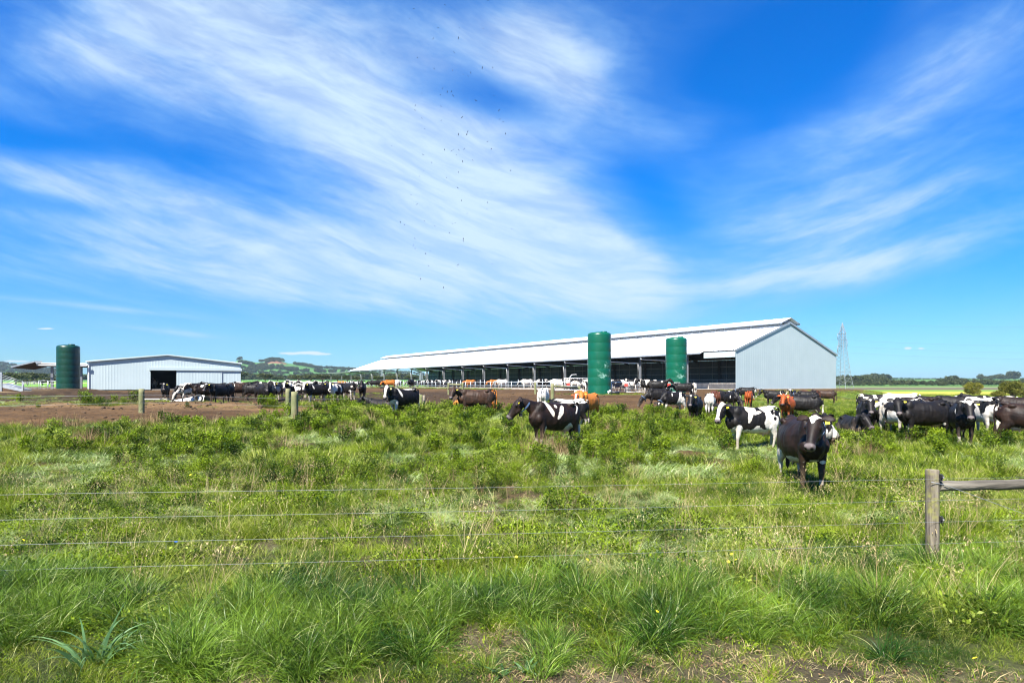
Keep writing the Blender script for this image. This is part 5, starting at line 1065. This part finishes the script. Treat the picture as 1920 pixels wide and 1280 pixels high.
# middle sward
X, Y, rs = rand_pts(46000, 12.3, 42, 12); g = grassness(X, Y); k = rs.rand(len(X)) < g * np.interp(Y, [12, 20, 42], [1.0, .75, .5]) * (1 - .25 * weediness(X, Y)); X, Y = X[k], Y[k]; rs = np.random.RandomState(13)
GFF = [proto('flatsward_%d' % i, [(blades(80, .16, .34, .011, .34, 1.1, 210 + i, .6, 3, .4, i * 1.7), 'pale' if i % 2 else 'grass')]) for i in range(4)]
pt = fbm(X * .3, Y * .22, 132); ix = np.where((pt > .55) | (rs.rand(len(X)) < .12), 4 + rs.randint(0, 4, len(X)), rs.randint(0, 4, len(X)))
scatter('middle_grass', X, Y, GF + GFF, ix, rs.uniform(.6, 1.15, len(X)) * (.35 + 1.3 * fbm(X * .6, Y * .6, 142)), .1, 14, label='tall pasture grass around the near cows', cat='grass')
X, Y, rs = rand_pts(52000, 42, 128, 15, .95); g = grassness(X, Y); a = X / Y; k = rs.rand(len(X)) < g * np.where(Y < 100, 1, .5); X, Y = X[k], Y[k]; rs = np.random.RandomState(16)
scatter('far_grass', X, Y, GF, rs.randint(0, 4, len(X)), rs.uniform(.6, 1.1, len(X)) * np.interp(Y, [42, 60, 128], [1.0, .8, 1.0]), .1, 17, label='pasture grass running back to the barn', cat='grass')
# weeds
X, Y, rs = rand_pts(13000, 7, 16, 18); k = rs.rand(len(X)) < weediness(X, Y) * grassness(X, Y) * .24; X, Y = X[k], Y[k]; rs = np.random.RandomState(19)
scatter('weeds', X, Y, WE + DR, np.where(rs.rand(len(X)) < .12, 4 + rs.randint(0, 4, len(X)), rs.randint(0, 4, len(X))), rs.uniform(.35, 1.1, len(X)), .18, 20, label='bushy dark green weeds in the middle of the paddock', cat='weeds')
X, Y, rs = rand_pts(20000, 15, 43, 21); k = rs.rand(len(X)) < weediness(X, Y) * grassness(X, Y) * np.interp(Y, [15, 43], [.24, .5]); X, Y = X[k], Y[k]; rs = np.random.RandomState(22)
big = 1 + .35 * ss(Y, 24, 34) * (1 - ss(X / Y, .15, .3)) 
DF = [proto('far_dry_%d' % i, [(stalk(22, .4, .85, .013, .14, .4, 230 + i), 'dry' if i else 'brown')]) for i in range(3)]
scatter('tall_weeds', X, Y, WF + DF, np.where(rs.rand(len(X)) < .09, 3 + rs.randint(0, 3, len(X)), rs.randint(0, 3, len(X))), rs.uniform(.35, 1.15, len(X)) * big, .16, 23, label='tall bushy weeds hiding the legs of the middle cows', cat='weeds')
# a few patches of dead upright stalks
px_c = [(150, 19), (1600, 17.5), (1030, 18.2), (110, 24), (300, 26), (540, 18), (1140, 26), (660, 23), (1050, 17.3)]; X = []; Y = []; rs = np.random.RandomState(24)
for p_, y_ in px_c: X += list(wx(p_, y_) + rs.normal(size=14) * .28); Y += list(y_ + rs.normal(size=14) * .35)
scatter('dead_stalks', np.array(X), np.array(Y), DF, rs.randint(0, 3, len(X)), rs.uniform(.6, 1.05, len(X)), .2, 25, label='dead brown seed stalks standing out of the green', cat='stalks')
CLm = noisy('soil_clod', (.035, .021, .010), (.09, .055, .026), 3, .95)
CL = []
for i in range(3):
    mb = MB(); ball(mb, (0, 0, .3), (1, .8, .6), 7); rq = random.Random(i); mb.v = [(a * rq.uniform(.75, 1.2), b_ * rq.uniform(.75, 1.2), c_ * rq.uniform(.7, 1.2)) for a, b_, c_ in mb.v]
    o = mb.build('clod', CLm); col.objects.unlink(o); CL.append(o)
X, Y, rs = rand_pts(26000, 26, 64, 26); yl = 38.0 + X * -.10; k = rs.rand(len(X)) < (1 - grassness(X, Y)) * ss(-X, -14, -4) * (.12 + .9 * np.exp(-((Y - yl) / 1.8) ** 2)); X, Y = X[k], Y[k]
scatter('soil_clods', X, Y, CL, rs.randint(0, 3, len(X)), np.exp(rs.normal(size=len(X)) * .5) * .042, .3, 27, label='clods of turned brown soil over the trodden yard', cat='soil')
# broad-leaved plants and flowers near the camera
def clump(px, Y, label, s=1.0):
    x = wx(px, Y); p = proto('broad_grass_clump', [(blades(34, .25, .60, .022, .12, .95, 301, 1.1, 7), 'blade_blue')]); col.objects.link(p); p.location = (x, Y, gz(x, Y)); p.scale = (s,) * 3; tag(p, label, 'plant')
clump(178, 4.5, 'broad blue-green leaved grass clump at the bottom left')
def rosette(px, Y, seed, label):
    x = wx(px, Y); V, Fq, t = blades(16, .10, .17, .035, .02, 1.1, seed, .9, 5); p = proto('leafy_weed', [((V, Fq, t), 'blade_blue')]); col.objects.link(p); p.location = (x, Y, gz(x, Y)); tag(p, label, 'plant')
rosette(940, 4.35, 311, 'leafy green rosette weed at the bottom left of centre'); rosette(985, 4.4, 312, 'leafy green rosette weed at the bottom centre, beside its twin')
fm = MB()
for k in range(12):
    a_ = k * math.pi / 6; c_, s_ = math.cos(a_), math.sin(a_); fm.add([(.004 * c_, .004 * s_, .0), (.016 * c_ - .005 * s_, .016 * s_ + .005 * c_, .003), (.026 * c_, .026 * s_, .002), (.016 * c_ + .005 * s_, .016 * s_ - .005 * c_, .003)], [(0, 1, 2, 3)])
fm.lathe([(0, .005), (.006, .004), (.008, 0)], 10)
f0 = None
for i, (px_, y_, h_) in enumerate([(968, 6.55, .2), (1101, 6.45, .2), (1347, 6.6, .22), (1362, 6.5, .22), (1380, 6.45, .2), (1372, 6.6, .23), (1366, 6.4, .2), (1232, 5.2, .13), (44, 7.2, .2), (1184, 6.8, .2), (1828, 4.4, .1), (252, 13, .3), (357, 11.6, .3), (878, 7.4, .2), (1150, 10.5, .4)]):
    x = wx(px_, y_); f0 = fm.build('yellow_flower', M['yellow'], None, (x, y_, gz(x, y_) + h_)); s_ = .75 if y_ < 8 else .9; f0.scale = (s_,) * 3; f0.rotation_euler = (.5, .1, i)
    tag(f0, 'small yellow daisy-like flower in the foreground grass', 'flower', 'yellow flowers in the grass')
# ------------------------------------------------------------------ trees
TM = leafmat('gum_leaf', (.030, .042, .016), (.085, .10, .035), .6, .15); LM['gum'] = TM
LM['olive'] = leafmat('olive_bush_leaf', (.055, .065, .010), (.20, .19, .03), .6, .2)
bark = noisy('pale_bark', (.26, .22, .17), (.14, .11, .08), 4, .9)
def crown_mesh(seed, h, r, z0, nl, ls, m, flat=.5, nb=9, lo=.45):
    rs0 = np.random.RandomState(seed); cl = []
    for k in range(nb):
        an = rs0.rand() * 6.28; q_ = math.sqrt(rs0.rand()) * r * .75; cl.append((q_ * math.cos(an), q_ * math.sin(an), z0 + (h - z0) * (lo + (.9 - lo) * rs0.rand() * (1 - q_ / r * .6)), r * rs0.uniform(.28, .48)))
    def g(rs):
        cx, cy, cz, cr = cl[rs.randint(nb)]; d = rs.normal(size=3); d /= np.linalg.norm(d); q_ = cr * rs.uniform(.55, 1.0)
        return (cx + d[0] * q_, cy + d[1] * q_, cz + d[2] * q_ * flat), tuple(d)
    return leaves_on(nl, ls, ls * 1.3, seed, g), cl
_tc = {}
def tree(px, Y, h, r, seed, label, cat='tree', leaf='gum', nl=1400, ls=None, z0=.25, name='gum_tree', group=None):
    x = wx(px, Y); key = (seed, leaf)
    if key not in _tc:
        (V, Fq, t), cl = crown_mesh(seed, 1.0, .55, z0, nl, .055 if ls is None else ls, leaf, .62 if leaf == 'gum' else .8, 9 if leaf == 'gum' else 15, .45 if leaf == 'gum' else .22); me = np_mesh('crown', V, Fq); a_ = me.attributes.new('tint', 'FLOAT', 'POINT'); a_.data.foreach_set('value', t.astype(np.float32)); me.materials.append(LM[leaf])
        mb = MB(); mb.tube([(0, 0, -.06), (.01, 0, z0), (.0, .01, .5)], .03, 8, [.035, .028, .014])
        for cx, cy, cz, cr in cl: mb.tube([(.005, 0, z0 * rnd.uniform(.5, 1.1)), (cx * .5, cy * .5, z0 + (cz - z0) * .55), (cx, cy, cz)], .01, 5, [.018, .012, .005])
        o = mb.build('trunk', bark); _tc[key] = (me, o.data); bpy.data.objects.remove(o)
    T = empty(name, (x, Y, gz(x, Y)), seed * 1.3, label=label, cat=cat, group=group); T.scale = (r / .55, r / .55, h)
    for nm, me in (('crown', _tc[key][0]), ('trunk', _tc[key][1])): o = bpy.data.objects.new(nm, me); col.objects.link(o); o.parent = T
    return T
tree(1825, 118, 3.0, 1.75, 5, 'rounded olive-green bush in the pale field behind the right bunch', 'bush', 'olive', 7000, .034, .02, 'olive_bush')
tree(1900, 92, 3.1, 1.9, 6, 'larger olive-green bush reaching the right edge', 'bush', 'olive', 7000, .034, .02, 'olive_bush')
tree(1870, 90, 1.5, .95, 7, 'low grey-green shrub in front of the larger bush', 'bush', 'olive', 4000, .045, .02, 'olive_bush')
tree(1921, 88, 1.9, 1.2, 8, 'low olive shrub at the very right edge under the larger bush', 'bush', 'olive', 4000, .045, .02, 'olive_bush')
TRL = [(497, 420, 6.6, 5.6), (452, 470, 8.5, 5), (560, 400, 5.2, 6), (583, 420, 5.5, 5), (604, 380, 5.5, 6), (633, 400, 5, 4.5), (652, 380, 5, 4.5), (670, 400, 4.6, 4), (708, 330, 4.2, 4.4), (735, 360, 5, 4.6), (64, 300, 5.6, 8), (30, 280, 5.5, 7), (92, 260, 3.0, 4), (52, 200, 2.2, 2.6), (80, 210, 1.8, 2.4), (520, 520, 5, 5), (770, 420, 5, 5)]
LBL = ['spreading gum tree standing alone right of the shed', 'gum tree tucked against the shed right corner', 'leftmost gum of the row above the left herd', 'second gum of the row above the left herd', 'taller gum in the row above the herd right half', 'gum just left of the end canopy', 'gum under the tip of the end canopy', 'small gum seen under the end canopy', 'gum between the first barn posts', 'gum between the second and third barn posts', 'broad olive tree beyond the loading ramp', 'tree at the far left behind the ramp top', 'low tree seen below the lean-to', 'low shrub beyond the sorting pens', 'shrub seen between the ramp and the lean-to', 'small gum between the lone gum and the row', 'gum seen through the barn near the right pylon']
for i, ((p_, y_, h_, r_), lb) in enumerate(zip(TRL, LBL)): tree(p_, y_, h_, r_, 20 + i % 4, lb, 'tree', 'gum', 1500, .07, .30)
# far shelter belts: woods, one mass each
CR = []
for i in range(4):
    (V, Fq, t), cl = crown_mesh(60 + i, 1.0, .7, .1, 420, .15, 'gum', .7, 7); p = proto('wood_crown_%d' % i, [((V, Fq, t), 'gum')]); CR.append(p)
def belt(name, pts, n, h, seed, label, depth=25):
    rs = np.random.RandomState(seed); P = np.array([(wx(a, b_), b_) for a, b_ in pts]); L_ = np.linspace(0, 1, len(P)); u_ = rs.rand(n)
    X = np.interp(u_, L_, P[:, 0]) + rs.normal(size=n) * 3; Y = np.interp(u_, L_, P[:, 1]) + rs.uniform(-depth, depth, n); 
    return scatter(name, X, Y, CR, rs.randint(0, 4, n), h * rs.uniform(.6, 1.2, n) * (.7 + .6 * vn(u_ * 14, u_ * 0, seed)), .04, seed, label=label, cat='woodland')
belt('shelter_belt', [(1560, 640), (1700, 650), (1850, 660), (2100, 700)], 460, 4.7, 1, 'long dark shelter belt of trees across the far right fields')
belt('woodland', [(1540, 760), (1600, 780), (1650, 840)], 260, 7.6, 2, 'dark wood rising behind the pylon')
belt('tree_clump', [(1775, 800), (1812, 800)], 26, 7.6, 3, 'rounded clump of trees standing on the right skyline', 12)
belt('skyline_trees', [(1842, 1500), (1890, 1500)], 60, 9, 4, 'row of trees on the far right skyline', 20); belt('skyline_trees', [(1897, 1500), (1902, 1500)], 8, 15, 5, 'single tall tree group at the right skyline end', 8)
belt('skyline_trees', [(1630, 1200), (1662, 1200)], 40, 10, 41, 'flat topped trees on the skyline right of the pylon', 20)
belt('far_woodland', [(420, 1000), (560, 1000), (700, 1000), (860, 1000)], 800, 8.5, 6, 'grey-green woodland band at the foot of the hills', 60)
belt('far_woodland', [(-60, 900), (60, 900), (180, 900)], 300, 8, 7, 'woodland band behind the loading ramp', 60)
belt('low_woodland', [(1560, 1500), (1760, 1700), (2000, 1700)], 260, 4, 8, 'thin dark tree line far across the right fields', 40)
# ------------------------------------------------------------------ hills
def hill(name, cxs, hs_, Yc, dep, label_seed, colfn):
    na_, nr2 = 420, 60; az = np.linspace(cxs[0], cxs[-1], na_); ys = np.linspace(Yc - dep, Yc + dep, nr2); A, YY = np.meshgrid(az, ys); H_ = np.interp(A, cxs, hs_)
    prof = np.cos(np.clip((YY - Yc) / dep, -1, 1) * math.pi / 2) ** 1.3; X = wx(A, YY); base = ground(X, YY, False)
    top = CAMH + H_ / F * Yc; Z = base - 3 + prof * (top - base + 3) * (1 + .05 * (fbm(A * .05, YY * .004, 3) - .5)); idx = np.arange(na_ * nr2).reshape(nr2, na_)
    q_ = np.stack([idx[:-1, :-1], idx[:-1, 1:], idx[1:, 1:], idx[1:, :-1]], -1).reshape(-1, 4); me = np_mesh(name, np.stack([X, YY, Z], -1).reshape(-1, 3), q_, True)
    c = np.ones((na_ * nr2, 4), np.float32); c[:, :3] = colfn(A.ravel(), (prof * 1.0).ravel(), X.ravel(), YY.ravel()); ca = me.color_attributes.new('field', 'FLOAT_COLOR', 'POINT'); ca.data.foreach_set('color', c.ravel())
    me.materials.append(hm); o = bpy.data.objects.new(name, me); col.objects.link(o); tag(o, kind='structure'); return o, (A, prof, X, YY, Z)
hm, N, b = mat('hill_pasture', rough=.95, spec=.1); at = N.node('ShaderNodeAttribute', attribute_name='field'); pos = N.node('ShaderNodeNewGeometry').outputs['Position']
N.l.new(N.mix(N.sstep(N.noise(pos, .02, 5), .3, .7, .0, .5), at.outputs['Color'], (.05, .12, .03)), b.inputs['Base Color'])
def hc1(A, pr, X, Y):
    c = np.tile(C(.075, .17, .045), (len(A), 1)); red = (np.exp(-(((A - 513) / 30) ** 2 + ((pr - .80) / .10) ** 2)) > .5)[:, None]; c = np.where(red & (Y < 2500)[:, None], C(.26, .10, .07), c)
    return c
CX1 = [395, 415, 430, 450, 465, 480, 495, 510, 525, 540, 560, 580, 600, 625, 650, 680, 720, 760, 820, 900]
HS1 = [0, 8, 36, 46, 43, 39, 41, 45, 44, 38, 36, 33, 29, 28, 27, 24, 22, 20, 12, 2]
h1, D1 = hill('hill', CX1, HS1, 2500, 900, 1, hc1)
h2, D2 = hill('hill', [-200, -100, -20, 5, 20, 40, 60, 90, 130, 200, 280], [30, 38, 37, 36.5, 34, 31, 29, 27, 22, 14, 0], 2500, 900, 2, hc1)
h3, D3 = hill('far_hills', [1200, 1500, 1640, 1700, 1760, 1830, 1900, 2050], [2, 11, 12.5, 11.5, 11, 10.8, 12, 12], 5000, 900, 3, lambda A, pr, X, Y: np.tile(C(.05, .09, .05), (len(A), 1)))
def on_hill(D, name, blobs, h, label, seed):
    A, prof, X, YY, Z = D; rs = np.random.RandomState(seed); fx, fy, fz = [], [], []; front = YY < 2500
    for (a0, a1, p0_, p1_, n) in blobs:
        for _ in range(n):
            a_ = rs.uniform(a0, a1); p_ = rs.uniform(p0_, p1_); j = int(np.clip(np.interp(a_, A[0], np.arange(A.shape[1])), 0, A.shape[1] - 1)); colp = prof[:30, j]; i_ = np.interp(p_, colp, np.arange(30)); i0 = int(i_); i1 = min(i0 + 1, 29); f_ = i_ - i0
            fx.append(X[i0, j] * (1 - f_) + X[i1, j] * f_); fy.append(YY[i0, j] * (1 - f_) + YY[i1, j] * f_); fz.append(Z[i0, j] * (1 - f_) + Z[i1, j] * f_)
    X_, Y_, Z_ = map(np.array, (fx, fy, fz)); o = scatter(name, X_, Y_, CR, rs.randint(0, 4, len(X_)), h * rs.uniform(.7, 1.2, len(X_)), .04, seed, label=label, cat='woodland')
    co = np.stack([X_, Y_, Z_], 1).astype(np.float32); o.data.vertices.foreach_set('co', co.ravel()); return o
on_hill(D1, 'hill_woodland', [(446, 455, .94, 1, 26), (450, 475, .66, .74, 50), (478, 500, .56, .66, 50), (470, 560, .42, .55, 170), (440, 480, .30, .5, 40), (488, 535, .93, 1.0, 90), (497, 527, .76, .82, 30), (552, 575, .8, .92, 60), (575, 600, .78, .95, 60), (592, 612, .5, .62, 40), (565, 578, .4, .5, 20), (618, 630, .5, .62, 20), (600, 700, .85, 1.0, 150), (640, 760, .3, .8, 110), (660, 820, .9, 1, 100), (450, 640, .12, .3, 130)], 8.5, 'dark tree belts on the green hill', 51)
on_hill(D2, 'hill_woodland', [(-80, 120, .35, .7, 260), (-80, 30, .85, 1, 140), (30, 130, .75, 1.0, 120)], 9, 'dark tree belts on the hill at the far left', 52)
# ------------------------------------------------------------------ air
HAZE = True
if HAZE:
    hz = MB(); y0, y1 = -600, 8200; zl, zh = -12, 125; hz.add([(-7800, y0, zl), (7800, y0, zl), (7800, y1, zl), (-7800, y1, zl), (-7800, y0, zh), (7800, y0, zh), (7800, y1, zh), (-7800, y1, zh)], [(3, 2, 1, 0), (4, 5, 6, 7), (0, 1, 5, 4), (1, 2, 6, 5), (2, 3, 7, 6), (3, 0, 4, 7)])
    hmt = bpy.data.materials.new('haze_air'); hmt.use_nodes = True; nt_ = hmt.node_tree; nt_.nodes.remove(nt_.nodes['Principled BSDF']); pv = nt_.nodes.new('ShaderNodeVolumePrincipled'); pv.inputs['Color'].default_value = (.60, .80, 1.0, 1); pv.inputs['Density'].default_value = .00007; pv.inputs['Anisotropy'].default_value = .2
    nt_.links.new(pv.outputs[0], nt_.nodes['Material Output'].inputs['Volume']); o = hz.build('haze', hmt); tag(o, kind='stuff')
